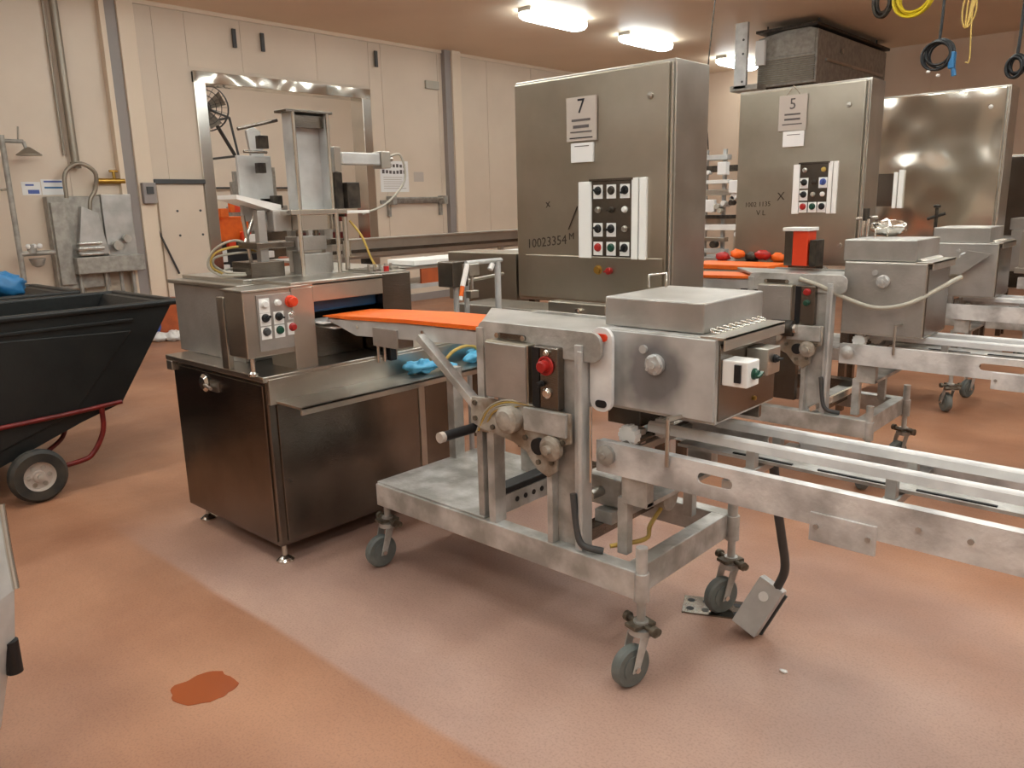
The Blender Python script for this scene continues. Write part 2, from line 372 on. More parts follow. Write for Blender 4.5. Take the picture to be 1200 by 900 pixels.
def button(parent, p, d, r, colr, plate=None, lab=None, kind='button', tilt=0, h=.022, right=(1,0,0)):
    """operator on a small legend plate; p on the panel face, d outward"""
    p = Vector(p); d = Vector(d).normalized()
    par = parent
    if plate:
        rr = Vector(right).normalized(); uu = d.cross(rr); a, b = plate[:2]
        pc = p + uu*(-.006)
        vs = [pc + rr*sx*a/2 + uu*sz*b/2 + d*t for t in (0,.003) for sz in (-1,1) for sx in (-1,1)]
        par = MB().add(vs, [(0,2,3,1),(4,5,7,6),(0,1,5,4),(2,6,7,3),(0,4,6,2),(1,3,7,5)]).build('legend_plate', 'white_gloss', parent)
    mb = MB().lathe([(r*1.25,0),(r*1.25,.006),(r,.008),(r,h),(r*.8,h+.003),(0,h+.003)], p, d, 16)
    if kind == 'knob':
        rr = Vector(right).normalized(); uu = d.cross(rr); a = R(tilt); ax = rr*math.cos(a)+uu*math.sin(a)
        mb.bar(p+d*(h+.006)-ax*r*1.1, p+d*(h+.006)+ax*r*1.1, r*.5, .014, upv=d)
    return mb.build(kind, colr, par, label=lab)

# ------------------------------------------------------------------ forming machine with the black-brown steel base (left of the first line)
def forming_machine(dy=0., main=True):
    xo = 0
    if main: t = thing('tray_machine', 'tall stainless tray forming machine with dark brown reflecting base, beside the black tilt truck', 'machine', (-3.55, 2.4+dy, 0))
    Y = lambda v: v+dy
    base = B(-3.97, -3.08, Y(1.76), Y(2.88), .09, .868).build('base_cabinet', 'steel_dark', t, bevel=.006)
    B(-3.95, -3.10, Y(1.752), Y(1.762), .11, .85).build('side_door', 'steel_dark', base, bevel=.003)
    B(-3.082, -3.072, Y(1.80), Y(2.62), .11, .76).build('front_door', 'steel_dark', base, bevel=.003)
    B(-3.082, -3.066, Y(2.62), Y(2.66), .10, .79).build('door_post', 'steel', base, bevel=.003)
    MB().lathe([(0,0),(.042,.002),(.044,.008),(.03,.02),(0,.024)], (-3.62, Y(1.752), .795), (0,-1,0), 20).build('latch', 'steel_bright', base, label='round steel latch disc')
    MB().box(-3.56,-3.49, Y(1.742),Y(1.752), .765,.815).cyl((-3.60,Y(1.735),.79),(-3.51,Y(1.72),.785),.008,8).build('latch_handle', 'steel', base)
    B(-3.99, -3.93, Y(1.735), Y(1.76), .82, .868).build('corner_bracket', 'steel', t, bevel=.003)
    for fx, fy in ((-3.90,1.82),(-3.12,1.80),(-3.12,2.82),(-3.90,2.82)):
        f = MB().cyl((fx,Y(fy),.02),(fx,Y(fy),.10),.012,10).build('levelling_foot', 'steel', t)
        MB().lathe([(.042,0),(.042,.008),(.03,.018),(.012,.03)], (fx,Y(fy),0), (0,0,1), 18).build('foot_pad', 'steel_bright', f)
    B(-4.0, -3.06, Y(1.738), Y(2.9), .868, .895).build('deck', 'steel', t, bevel=.004)
    # front shelf, a lip turned down and up
    sh = MB().box(-3.07,-2.86,Y(1.79),Y(3.1),.768,.780).box(-2.872,-2.86,Y(1.79),Y(3.1),.745,.780).box(-3.075,-3.055,Y(1.76),Y(3.1),.765,.88)
    sh.build('front_shelf', 'steel', t, bevel=.002)
    # upper housing
    B(-4.08, -3.42, Y(1.86), Y(2.85), .895, 1.245).build('housing', 'steel_matte', t, bevel=.006)
    MB().box(-4.10,-3.40,Y(1.84),Y(2.86),1.245,1.265).box(-4.06,-3.44,Y(1.90),Y(2.84),1.265,1.285).build('housing_lid', 'steel', t, bevel=.004)
    # bridge beam over the opening
    MB().box(-3.42,-3.088,Y(1.93),Y(2.46),1.262,1.285).box(-3.105,-3.088,Y(2.04),Y(2.46),1.19,1.275).build('bridge_beam', 'steel', t, bevel=.003)
    B(-3.30,-3.09,Y(1.93),Y(2.045),.862,1.262).build('bridge_post', 'steel', t, bevel=.004)
    MB().box(-3.40,-3.086,Y(2.44),Y(2.62),.895,1.285).build('end_housing', 'steel_dark', t, bevel=.005)
    B(-3.42,-3.36,Y(2.045),Y(2.44),.895,1.24).build('inner_wall', 'black', t)
    B(-3.36,-3.14,Y(2.06),Y(2.44),1.135,1.20).build('blue_pad', 'blue_dark', t, bevel=.01, label='blue pad inside the opening')
    for k, (a, b, z) in enumerate(((2.05,2.26,1.09),(2.09,2.30,1.065))):
        B(-3.2+.03*k,-3.04+.03*k,Y(a),Y(b),z,z+.006).build('tray', 'white', t, label='white plastic tray in the opening')
    MB().box(-3.3,-3.1,Y(2.3),Y(2.43),1.04,1.06).box(-3.3,-3.26,Y(2.1),Y(2.43),.895,1.06).build('slide_plate', 'steel_dark', t, bevel=.003)
    mb = MB()
    for yy, h in ((2.36,.15),(2.40,.17),(2.47,.14)): mb.cyl((-3.05,Y(yy),.862),(-3.05,Y(yy),.862+h),.009,8)
    mb.build('guide_pins', 'steel_bright', t, kind='stuff')
    B(-3.09,-3.03,Y(2.42),Y(2.46),.862,1.06).build('stop_block', 'black', t, bevel=.003)
    # control box on its post
    cb = B(-3.26,-3.10,Y(1.70),Y(2.01),.975,1.262).build('control_box', 'steel', t, bevel=.005)
    B(-3.27,-3.085,Y(1.69),Y(2.02),1.262,1.272).build('box_cap', 'steel', cb, bevel=.002)
    B(-3.10,-3.094,Y(1.76),Y(1.965),1.0,1.245).build('face_plate', 'steel_matte', cb, bevel=.002)
    X = -3.094; sp = .062
    def ctl(yv, z, r, c, kind='button', pl=(.05,.055), lb=None, tilt=0, h=.016): button(t, (X, Y(yv), z), (1,0,0), r, c, pl, lb, kind, tilt, h, right=(0,1,0))
    ctl(1.795,1.205,.015,'white',lb='white round button',pl=(.05,.062)); ctl(1.795,1.145,.015,'black','knob',tilt=30,lb='black selector knob'); ctl(1.795,1.085,.015,'hose_dark',lb='dark grey button')
    ctl(1.86,1.205,.012,'white',pl=None,lb='small white button'); ctl(1.86,1.145,.015,'black','knob',tilt=-20,lb='black selector knob'); ctl(1.86,1.085,.015,'green',lb='green button')
    ctl(1.925,1.205,.022,'red_orange',pl=None,lb='orange red mushroom button',h=.03); ctl(1.925,1.145,.011,'steel_bright',pl=(.03,.03)); ctl(1.925,1.09,.015,'red',lb='red button')
    MB().cyl((-3.12,Y(1.73),.895),(-3.12,Y(1.73),.975),.011,12).lathe([(.02,0),(.02,.012),(.011,.02)],(-3.12,Y(1.73),.895),(0,0,1),14).build('box_standoff', 'steel_bright', t)
    B(-3.40,-3.34,Y(1.735),Y(1.76),.895,1.225).build('upright_strap', 'steel', t, bevel=.003)
    # ---- denester on top
    mg = MB().box(-3.475,-3.46,Y(2.20),Y(2.40),1.60,2.05).build('magazine_back', 'plate_grey', t, bevel=.002)
    MB().box(-3.46,-3.40,Y(2.20),Y(2.208),1.58,2.05).box(-3.46,-3.40,Y(2.392),Y(2.40),1.58,2.05).build('magazine_cheek', 'plate_grey', t, bevel=.001)
    MB().box(-3.49,-3.385,Y(2.17),Y(2.43),2.05,2.062).build('magazine_top', 'steel_dark', t, bevel=.002)
    B(-3.458,-3.41,Y(2.21),Y(2.39),1.985,2.04).build('tray_stack', 'steel_dark', t)
    for yy in (2.205,2.395): MB().cyl((-3.385,Y(yy),1.58),(-3.385,Y(yy),2.05),.009,10).build('guide_rod', 'steel_bright', t)
    for yy in (2.185,2.40): MB().cyl((-3.37,Y(yy),1.27),(-3.37,Y(yy),1.60),.011,12).build('support_rod', 'steel_bright', t)
    MB().box(-3.56,-3.36,Y(2.14),Y(2.46),1.575,1.60).box(-3.52,-3.40,Y(2.20),Y(2.40),1.50,1.575).build('denester_plate', 'steel_bright', t, bevel=.003)
    MB().box(-3.55,-3.44,Y(2.21),Y(2.38),1.40,1.47).box(-3.52,-3.42,Y(2.23),Y(2.39),1.27,1.385).build('suction_head', 'steel_matte', t, bevel=.004)
    for a, z in ((2.24,1.49),(2.34,1.49)): MB().cyl((-3.47,Y(a),z-.04),(-3.47,Y(a),z+.03),.014,10).build('air_piston', 'steel_dark', t)
    for a, xx in ((2.05,-3.5),(2.12,-3.62),(2.30,-3.62),(2.46,-3.56)): MB().box(xx-.02,xx+.02,Y(a)-.022,Y(a)+.022,1.262,1.60).build('frame_post', 'steel_matte' if a != 2.12 else 'steel_dark', t, bevel=.003)
    MB().box(-3.64,-3.46,Y(2.0),Y(2.5),1.42,1.45).box(-3.64,-3.46,Y(1.96),Y(2.14),1.262,1.36).build('cross_plate', 'steel_dark', t, bevel=.003)
    MB().prism([(1.74,1.655),(2.16,1.60),(2.16,1.63),(1.74,1.672)],'x',-3.70,-3.52)
    ch = MB(); ch.prism([(Y(1.93),1.655),(Y(2.16),1.585),(Y(2.16),1.625),(Y(1.93),1.675)],'x',-3.66,-3.48); ch.build('white_chute', 'white', t, label='white plastic chute')
    MB().prism([(Y(2.27),1.62),(Y(2.33),1.60),(Y(2.30),2.00),(Y(2.26),2.02),(Y(2.22),2.00)],'x',-3.86,-3.84).build('side_blade', 'steel_matte', t, bevel=.002)
    B(-3.8,-3.6,Y(2.12),Y(2.2),1.60,1.66).build('mount_block', 'steel', t, bevel=.004)
    for yy, z, s_ in ((2.13,1.92,.03),(2.11,1.80,.024),(2.18,1.64,.03)): B(-3.57,-3.53,Y(yy)-s_*.8,Y(yy)+s_*.8,z-s_,z+s_).build('valve_box', 'coil_dark', t, bevel=.003)
    MB().box(-3.62,-3.60,Y(2.02),Y(2.2),1.55,1.86).build('valve_plate', 'plate_grey', t, bevel=.002)
    MB().cyl((-3.50,Y(1.98),1.97),(-3.50,Y(2.19),2.02),.008,8).cyl((-3.50,Y(2.0),1.87),(-3.50,Y(2.12),1.87),.007,8).build('sensor_arm', 'steel_dark', t)
    # horizontal air cylinder to the right
    cy = MB().box(-3.43,-3.37,Y(2.46),Y(2.70),1.815,1.875).build('air_cylinder', 'plate_grey', t, bevel=.006)
    MB().box(-3.44,-3.36,Y(2.70),Y(2.76),1.80,1.885).cyl((-3.4,Y(2.76),1.85),(-3.4,Y(2.80),1.85),.012,8).build('end_cap', 'steel', cy, bevel=.004)
    MB().box(-3.42,-3.38,Y(2.42),Y(2.46),1.78,1.90).build('clamp', 'steel_bright', cy, bevel=.003)
    MB().tube([(-3.4,Y(2.77),1.86),(-3.4,Y(2.86),1.87),(-3.4,Y(2.88),1.74),(-3.42,Y(2.76),1.62),(-3.45,Y(2.62),1.57)],.006).build('air_hose', 'hose', t)
    MB().box(-3.50,-3.40,Y(2.50),Y(2.58),1.60,1.73).box(-3.46,-3.42,Y(2.44),Y(2.49),1.56,1.78).build('solenoid_block', 'coil_dark', t, bevel=.005)
    B(-3.46,-3.36,Y(2.46),Y(2.60),1.575,1.59).build('small_shelf', 'white', t, bevel=.002)
    MB().cyl((-3.40,Y(2.47),1.27),(-3.40,Y(2.47),1.56),.013,12).cyl((-3.40,Y(2.47),1.36),(-3.40,Y(2.47),1.44),.022,12).build('lift_piston', 'steel_bright', t)
    MB().tube([(-3.40,Y(2.50),1.54),(-3.36,Y(2.54),1.46),(-3.34,Y(2.57),1.36),(-3.33,Y(2.60),1.29)],.006).build('air_hose', 'yellow_dull', t)
    for k in range(3):
        MB().tube([(-3.72,Y(1.98+.03*k),1.27),(-3.76,Y(1.90+.02*k),1.33),(-3.72,Y(1.92),1.42-.02*k),(-3.64,Y(2.0),1.46-.03*k),(-3.58,Y(2.08),1.40)],.006).build('air_hose', 'hose' if k != 1 else 'yellow_dull', t)
    MB().ring((-3.6,Y(1.99),1.30),(0,0,1),.09,.006).ring((-3.6,Y(1.99),1.315),(.1,0,1),.085,.006).build('hose_loop', 'hose', t)
    MB().cyl((-3.6,Y(2.05),1.262),(-3.6,Y(2.02),1.58),.010,8).cyl((-3.6,Y(2.02),1.45),(-3.6,Y(2.08),1.58),.009,8).build('link_rod', 'steel_bright', t)
    B(-3.52,-3.46,Y(2.10),Y(2.20),1.50,1.60,).build('hinge_block', 'steel_matte', t, bevel=.006)
    mb = MB()
    for k in range(5): mb.box(-3.36,-3.18,Y(2.44+.035*k),Y(2.458+.035*k),1.285,1.30).cyl((-3.2,Y(2.45+.035*k),1.29),(-3.2,Y(2.45+.035*k),1.325),.008,6)
    mb.box(-3.4,-3.12,Y(2.42),Y(2.61),1.285,1.29); mb.build('finger_row', 'steel', t, kind='stuff')
    MB().cyl((-3.15,Y(2.52),1.285),(-3.15,Y(2.52),1.315),.014,10).build('air_fitting', 'red', t)
    return t
forming_machine()

# ------------------------------------------------------------------ conveyor carts (one per line)
def cart(line, dy, xo=0., full=True, lid=(1.19,1.29), body=(.92,1.19), label=''):
    t = thing('conveyor_cart', label, 'conveyor cart', (-1.9+xo, 2.35+dy, 0))
    X = lambda v: v+xo
    Y = lambda v: v+dy
    # ---- base frame of rectangular tube
    B(X(-2.70),X(-1.34),Y(2.03),Y(2.09),.31,.41).build('frame_rail', 'worn', t, bevel=.004)
    B(X(-2.70),X(-1.34),Y(2.66),Y(2.72),.31,.41).build('frame_rail', 'worn', t, bevel=.004)
    for xx in (-1.40, -2.70): B(X(xx),X(xx+.06),Y(2.09),Y(2.66),.31,.41).build('frame_rail', 'worn', t, bevel=.004)
    B(X(-2.70),X(-2.04),Y(2.04),Y(2.71),.41,.418).build('deck_plate', 'worn', t, bevel=.002)
    cb = B(X(-2.03),X(-1.99),Y(2.10),Y(2.66),.425,.50).build('cross_bar', 'worn', t, bevel=.003)
    mb = MB()
    for k in range(9): mb.cyl((X(-1.991),Y(2.18+.05*k),.465),(X(-1.988),Y(2.18+.05*k),.465),.011,10)
    mb.build('bolt_holes', 'black', cb, kind='stuff')
    B(X(-2.05),X(-1.985),Y(2.10),Y(2.66),.505,.53).build('cross_bar', 'black', t, bevel=.003)
    B(X(-1.72),X(-1.66),Y(2.09),Y(2.66),.36,.41).build('cross_bar', 'steel_dark', t, bevel=.003)
    B(X(-1.70),X(-1.62),Y(2.3),Y(2.66),.41,.46).build('cross_bar', 'worn', t, bevel=.003)
    castor(X(-1.33), Y(2.06), .45, t, R(255 if line == 1 else 130)); castor(X(-2.72), Y(2.10), .36, t, R(262))
    castor(X(-1.33), Y(2.70), .45, t, R(248)); castor(X(-2.68), Y(2.68), .36, t, R(180))
    for cx, cy in ((-1.33,2.06),(-1.33,2.70)): MB().cyl((X(cx),Y(cy)-.0,.30),(X(cx),Y(cy),.49),.020,12).cyl((X(cx),Y(cy),.30),(X(cx),Y(cy),.40),.027,12).build('castor_socket', 'worn', t)
    # ---- uprights
    MB().box(X(-2.075),X(-2.045),Y(2.05),Y(2.10),.41,.80).box(X(-2.01),X(-1.975),Y(2.04),Y(2.10),.41,.80).box(X(-2.045),X(-2.01),Y(2.085),Y(2.10),.41,.80).build('upright', 'worn', t, bevel=.002)
    up_ = MB().box(X(-1.715),X(-1.60),Y(2.07),Y(2.12),.41,1.16).box(X(-1.714),X(-1.69),Y(2.035),Y(2.07),.41,.74).build('upright', 'worn', t, bevel=.003)
    MB().box(X(-1.60),X(-1.57),Y(2.05),Y(2.11),.40,1.14).cyl((X(-1.575),Y(2.05),.42),(X(-1.575),Y(2.05),1.12),.010,10).build('side_channel', 'plate_grey', t, bevel=.002)
    B(X(-2.70),X(-2.655),Y(2.48),Y(2.54),.41,.86).build('upright', 'worn', t, bevel=.003)
    B(X(-2.62),X(-2.58),Y(2.62),Y(2.68),.41,1.0).build('upright', 'worn', t, bevel=.003)
    B(X(-2.30),X(-2.12),Y(2.55),Y(2.56),.418,.86).build('rear_plate', 'worn', t, bevel=.002)
    B(X(-2.08),X(-1.58),Y(2.58),Y(2.66),.41,.50).build('rear_plate', 'steel_dark', t, bevel=.002)
    # ---- head plate
    hp = rounded(X(-2.06),X(-1.50),1.085,1.185,.035)
    MB().prism(hp,'y',Y(2.06),Y(2.075)).build('head_plate', 'worn', t, bevel=.001)
    MB().prism(rounded(X(-2.06),X(-1.52),1.10,1.19,.03),'y',Y(2.36),Y(2.375)).build('head_plate', 'worn', t)
    MB().prism([(X(-2.055),Y(2.076)),(X(-1.55),Y(2.076)),(X(-1.55),Y(2.385)),(X(-2.30),Y(2.385))],'z',1.165,1.18).build('head_cover', 'steel_matte', t, bevel=.003)
    sl = MB().prism(rounded(X(-1.96),X(-1.82),1.128,1.15,.011),'y',Y(2.054),Y(2.061)).build('slot', 'steel_dark', t)
    mb = MB(); bolt(mb,(X(-1.955),Y(2.056),1.139),r=.011); bolt(mb,(X(-1.83),Y(2.056),1.139),r=.010); mb.build('slot_bolts', 'steel_bright', sl, kind='stuff')
    B(X(-2.065),X(-2.03),Y(2.055),Y(2.075),.88,1.16).build('bracket', 'worn', t, bevel=.002)
    # ---- infeed belt
    belt = MB(); top = [(-3.09,1.122),(-2.9,1.134),(-2.5,1.150),(-2.05,1.158)]
    vs = []; 
    for xx, z in top:
        for yv in (2.085, 2.36): vs.append(V(X(xx),Y(yv),z))
    for xx, z in top:
        for yv in (2.085, 2.36): vs.append(V(X(xx),Y(yv),z-.016 if xx > -3.05 else z-.004))
    n = len(top); fs = [(2*i,2*i+1,2*i+3,2*i+2) for i in range(n-1)] + [(8+2*i,8+2*i+2,8+2*i+3,8+2*i+1) for i in range(n-1)] + [(2*i,2*i+2,8+2*i+2,8+2*i) for i in range(n-1)] + [(2*i+1,8+2*i+1,8+2*i+3,2*i+3) for i in range(n-1)] + [(0,8,9,1),(6,7,15,14)]
    belt.add(vs, fs).build('belt', 'orange', t, label='bright orange conveyor belt')
    MB().prism([(X(-3.07),1.106),(X(-2.85),1.05),(X(-2.05),1.085),(X(-2.05),1.135),(X(-2.5),1.130),(X(-2.9),1.116)],'y',Y(2.09),Y(2.10)).prism([(X(-3.07),1.106),(X(-2.85),1.05),(X(-2.05),1.085),(X(-2.05),1.135),(X(-2.5),1.130),(X(-2.9),1.116)],'y',Y(2.345),Y(2.355)).build('side_rail', 'plate_grey', t, label='grey side rails under the belt')
    MB().box(X(-2.72),X(-2.56),Y(2.08),Y(2.09),1.02,1.10).build('rail_splice', 'steel_matte', t, bevel=.002)
    mb = MB()
    for xx, z in ((-2.83,1.09),(-2.65,1.07),(-2.40,1.105)): bolt(mb,(X(xx),Y(2.088),z),r=.009)
    mb.build('rail_bolts', 'steel_bright', t, kind='stuff')
    for xx in (-3.06,-2.4): MB().cyl((X(xx),Y(2.1),1.11 if xx < -3 else 1.10),(X(xx),Y(2.345),1.11 if xx < -3 else 1.10),.010 if xx < -3 else .02,12).build('belt_roller', 'steel', t)
    MB().bar((X(-2.40),Y(2.075),1.09),(X(-2.05),Y(2.06),.84),.03,.042,upv=(0,-1,0)).build('diagonal_brace', 'worn', t, bevel=.002)
    # ---- electrical box and operator station
    eb = B(X(-1.985),X(-1.78),Y(2.02),Y(2.10),.915,1.125).build('electrical_box', 'steel_cab', t, bevel=.004)
    B(X(-1.98),X(-1.785),Y(2.012),Y(2.022),.92,1.12).build('box_door', 'steel_matte', eb, bevel=.003)
    os_ = B(X(-1.765),X(-1.655),Y(2.03),Y(2.07),.905,1.125).build('operator_station', 'steel_dark', t, bevel=.006)
    B(X(-1.765),X(-1.735),Y(2.026),Y(2.032),.91,1.12).build('station_cover', 'black', os_)
    if line == 1:
        MB().ring((X(-1.705),Y(2.026),1.06),(0,1,0),.030,.005,20,6).build('stop_ring', 'red', os_, label='red ring around the stop button')
        button(t,(X(-1.705),Y(2.03),1.06),(0,-1,0),.020,'red',None,'red mushroom stop button',h=.03)
        button(t,(X(-1.725),Y(2.03),.995),(0,-1,0),.009,'black',None,'small black button')
        button(t,(X(-1.70),Y(2.03),.965),(0,-1,0),.015,'steel_bright',None,'bare steel button',h=.012)
        button(t,(X(-1.70),Y(2.03),1.105),(0,-1,0),.009,'steel_bright',None,'small steel button',h=.012)
    else:
        button(t,(X(-1.70),Y(2.03),1.09),(0,-1,0),.016,'red',None,'red stop button')
        button(t,(X(-1.70),Y(2.03),1.03),(0,-1,0),.014,'green',None,'dark green start button')
    # ---- drive gearing behind the uprights
    gp = [(X(-2.08),.80),(X(-2.07),.90),(X(-1.98),.905),(X(-1.60),.905),(X(-1.60),.80),(X(-1.66),.78),(X(-1.66),.69),(X(-1.70),.66),(X(-1.75),.68),(X(-1.80),.735),(X(-1.86),.76),(X(-1.95),.775),(X(-2.0),.78)]
    g = MB().prism(gp,'y',Y(2.025),Y(2.038)).build('gear_plate', 'worn_brown', t, bevel=.002, label='stained brown and grey gear plate')
    mb = MB()
    for bx_, bz in ((-2.05,.88),(-2.05,.82),(-1.96,.80),(-1.93,.885),(-1.80,.79),(-1.74,.71),(-1.68,.72),(-1.63,.80)): bolt(mb,(X(bx_),Y(2.025),bz),r=.010,h=.008)
    mb.build('gear_bolts', 'castor_dark', g, kind='stuff')
    MB().box(X(-1.80),X(-1.61),Y(2.012),Y(2.03),.82,.905).build('guard_plate', 'worn', t, bevel=.004)
    MB().lathe([(.045,0),(.045,.02),(.03,.028),(.016,.03),(.016,.05),(0,.052)],(X(-1.675),Y(2.026),.775),(0,-1,0),20).build('drive_hub', 'worn_brown', t)
    MB().lathe([(.03,0),(.03,.02),(0,.022)],(X(-1.735),Y(2.03),.77),(0,-1,0),16).build('shaft_end', 'black', t)
    MB().lathe([(.05,0),(.05,.05),(.035,.06),(0,.062)],(X(-1.86),Y(2.035),.85),(0,-1,0),20).build('motor_end', 'worn_brown', t)
    MB().cyl((X(-1.9),Y(2.10),.86),(X(-1.9),Y(2.45),.86),.075,20).build('gear_motor', 'worn_brown', t)
    if line == 1:
        MB().cyl((X(-2.07),Y(2.08),.775),(X(-2.075),Y(1.88),.775),.019,14).build('handle_bar', 'black', t, label='black bar with a pale end cap')
        MB().cyl((X(-2.075),Y(1.88),.775),(X(-2.0755),Y(1.86),.775),.020,14).build('bar_cap', 'paper_grey', t)
        for k in range(5):
            MB().tube([(X(-1.80+.01*k),Y(2.03),.91),(X(-1.88),Y(2.01),.885+.008*k),(X(-1.95-.01*k),Y(2.02),.86),(X(-2.0-.014*k),Y(2.03),.80-.01*k)],.0035).build('wire', 'hose' if k % 3 else 'yellow_dull', t)
        MB().tube([(X(-1.86),Y(2.03),.89),(X(-1.85),Y(2.01),.84),(X(-1.90),Y(2.02),.835)],.005).build('wire', 'hose', t)
        MB().blob((X(-2.02),Y(2.05),.79),(.035,.025,.025),3).build('wire_knot', 'worn_brown', t)
    MB().tube([(X(-1.60),Y(2.04),.62),(X(-1.585),Y(2.04),.50),(X(-1.56),Y(2.04),.44),(X(-1.50),Y(2.08),.42)],.012).build('drain_hose', 'hose_dark', t)
    # ---- covered head box
    b0, b1 = body; l0, l1 = lid
    bd = B(X(-1.55),X(-1.13),Y(2.15),Y(2.56),b0,b1).build('head_box', 'worn' if line == 1 else 'steel', t, bevel=.004)
    B(X(-1.545),X(-1.135),Y(2.142),Y(2.152),b0+.01,b1-.005).build('box_front', 'stained_plate' if line == 1 else 'steel_matte', bd, bevel=.002)
    B(X(-1.132),X(-1.124),Y(2.16),Y(2.55),b0+.01,b1-.02).build('box_side', 'steel_dark', bd, bevel=.002)
    MB().box(X(-1.19),X(-1.105),Y(2.15),Y(2.57),b1-.004,b1+.006).box(X(-1.112),X(-1.105),Y(2.15),Y(2.57),b1-.035,b1+.006).build('side_flange', 'steel', bd, bevel=.002)
    ld = B(X(-1.575),X(-1.20),Y(2.19),Y(2.60),b1+.002,l1).build('box_lid', 'steel_matte', t, bevel=.006)
    for k in range(9):
        yy = Y(2.215+.04*k)
        MB().ring((X(-1.175),yy,b1+.012),(.35,0,1),.016,.0035,12,5).build('hinge_loop', 'steel_bright', bd)
    if line < 3:
        a = (-1.60,2.50) if line == 1 else (-1.50,2.45)
        MB().tube([(X(a[0]),Y(a[1]),l1),(X(a[0]),Y(a[1]),l1+.045),(X(a[0]+.055),Y(a[1]+.03),l1+.052),(X(a[0]+.055),Y(a[1]+.03),l1)],.005,8,5,smooth=False).build('lid_handle', 'steel_bright', ld)
    hub = MB().lathe([(.034,0),(.034,.014),(.026,.02),(.012,.022),(.012,.03),(0,.031)],(X(-1.34),Y(2.142),b1-.10),(0,-1,0),20)
    for a in range(5): bolt(hub,(X(-1.34)+.026*math.cos(a*1.257),Y(2.126),b1-.10+.026*math.sin(a*1.257)),r=.006)
    hub.build('bearing_hub', 'plate_grey', t)
    MB().lathe([(.014,0),(.014,.01),(0,.011)],(X(-1.385),Y(2.142),b1-.055),(0,-1,0),12).build('grease_cap', 'plate_grey', t)
    if line == 1:
        def ov(rx, rz, ph): return [(X(-1.36)+rx*(1+.12*math.sin(3*a+ph))*math.cos(a), 1.065+rz*(1+.1*math.sin(2*a+ph))*math.sin(a)) for a in [i*math.pi/16 for i in range(32)]]
        # rounded side plate with the red oval
        MB().prism(rounded(X(-1.565),X(-1.475),.915,1.20,.04),'y',Y(2.09),Y(2.105)).build('side_plate', 'rail_white', t, bevel=.001, label='pale rounded side plate')
        MB().prism(rounded(X(-1.548),X(-1.492),1.155,1.18,.0124),'y',Y(2.083),Y(2.091)).build('oval_button', 'red_orange', t, label='orange red oval button')
        MB().prism(rounded(X(-1.54),X(-1.495),.93,.955,.0124),'y',Y(2.086),Y(2.091)).build('oval_slot', 'black', t)
        MB().cyl((X(-1.555),Y(2.08),.66),(X(-1.555),Y(2.08),.93),.006,8).build('pull_rod', 'steel_bright', t)
        MB().box(X(-1.64),X(-1.50),Y(2.30),Y(2.54),.815,.92).box(X(-1.50),X(-1.16),Y(2.52),Y(2.54),.86,.92).build('chain_guard', 'steel_dark', t, bevel=.003)
        for sx, sy in ((-1.02,2.075),(-1.02,2.20)):
            pass
        sw = B(X(-1.124),X(-1.04),Y(2.17),Y(2.25),1.045,1.125).build('switch_box', 'white_gloss', t, bevel=.004, label='white switch box with a dark green knob')
        button(t,(X(-1.04),Y(2.21),1.085),(1,0,0),.014,'green',None,'dark green knob','knob',20,.014,right=(0,1,0))
        B(X(-1.08),X(-1.06),Y(2.162),Y(2.171),1.06,1.115).build('switch_slot', 'black', sw)
        sw = B(X(-1.124),X(-1.05),Y(2.33),Y(2.42),1.055,1.14).build('switch_box', 'steel', t, bevel=.004, label='steel switch box')
        button(t,(X(-1.05),Y(2.375),1.105),(1,0,0),.011,'black',None,'black knob','knob',0,.012,right=(0,1,0))
        mb = MB(); bolt(mb,(X(-1.124),Y(2.40),.96),(1,0,0)); mb.build('rivet', 'brass', t)
    return t
cart(1, 0, label='worn grey conveyor cart on castors with orange infeed belt, nearest the camera')

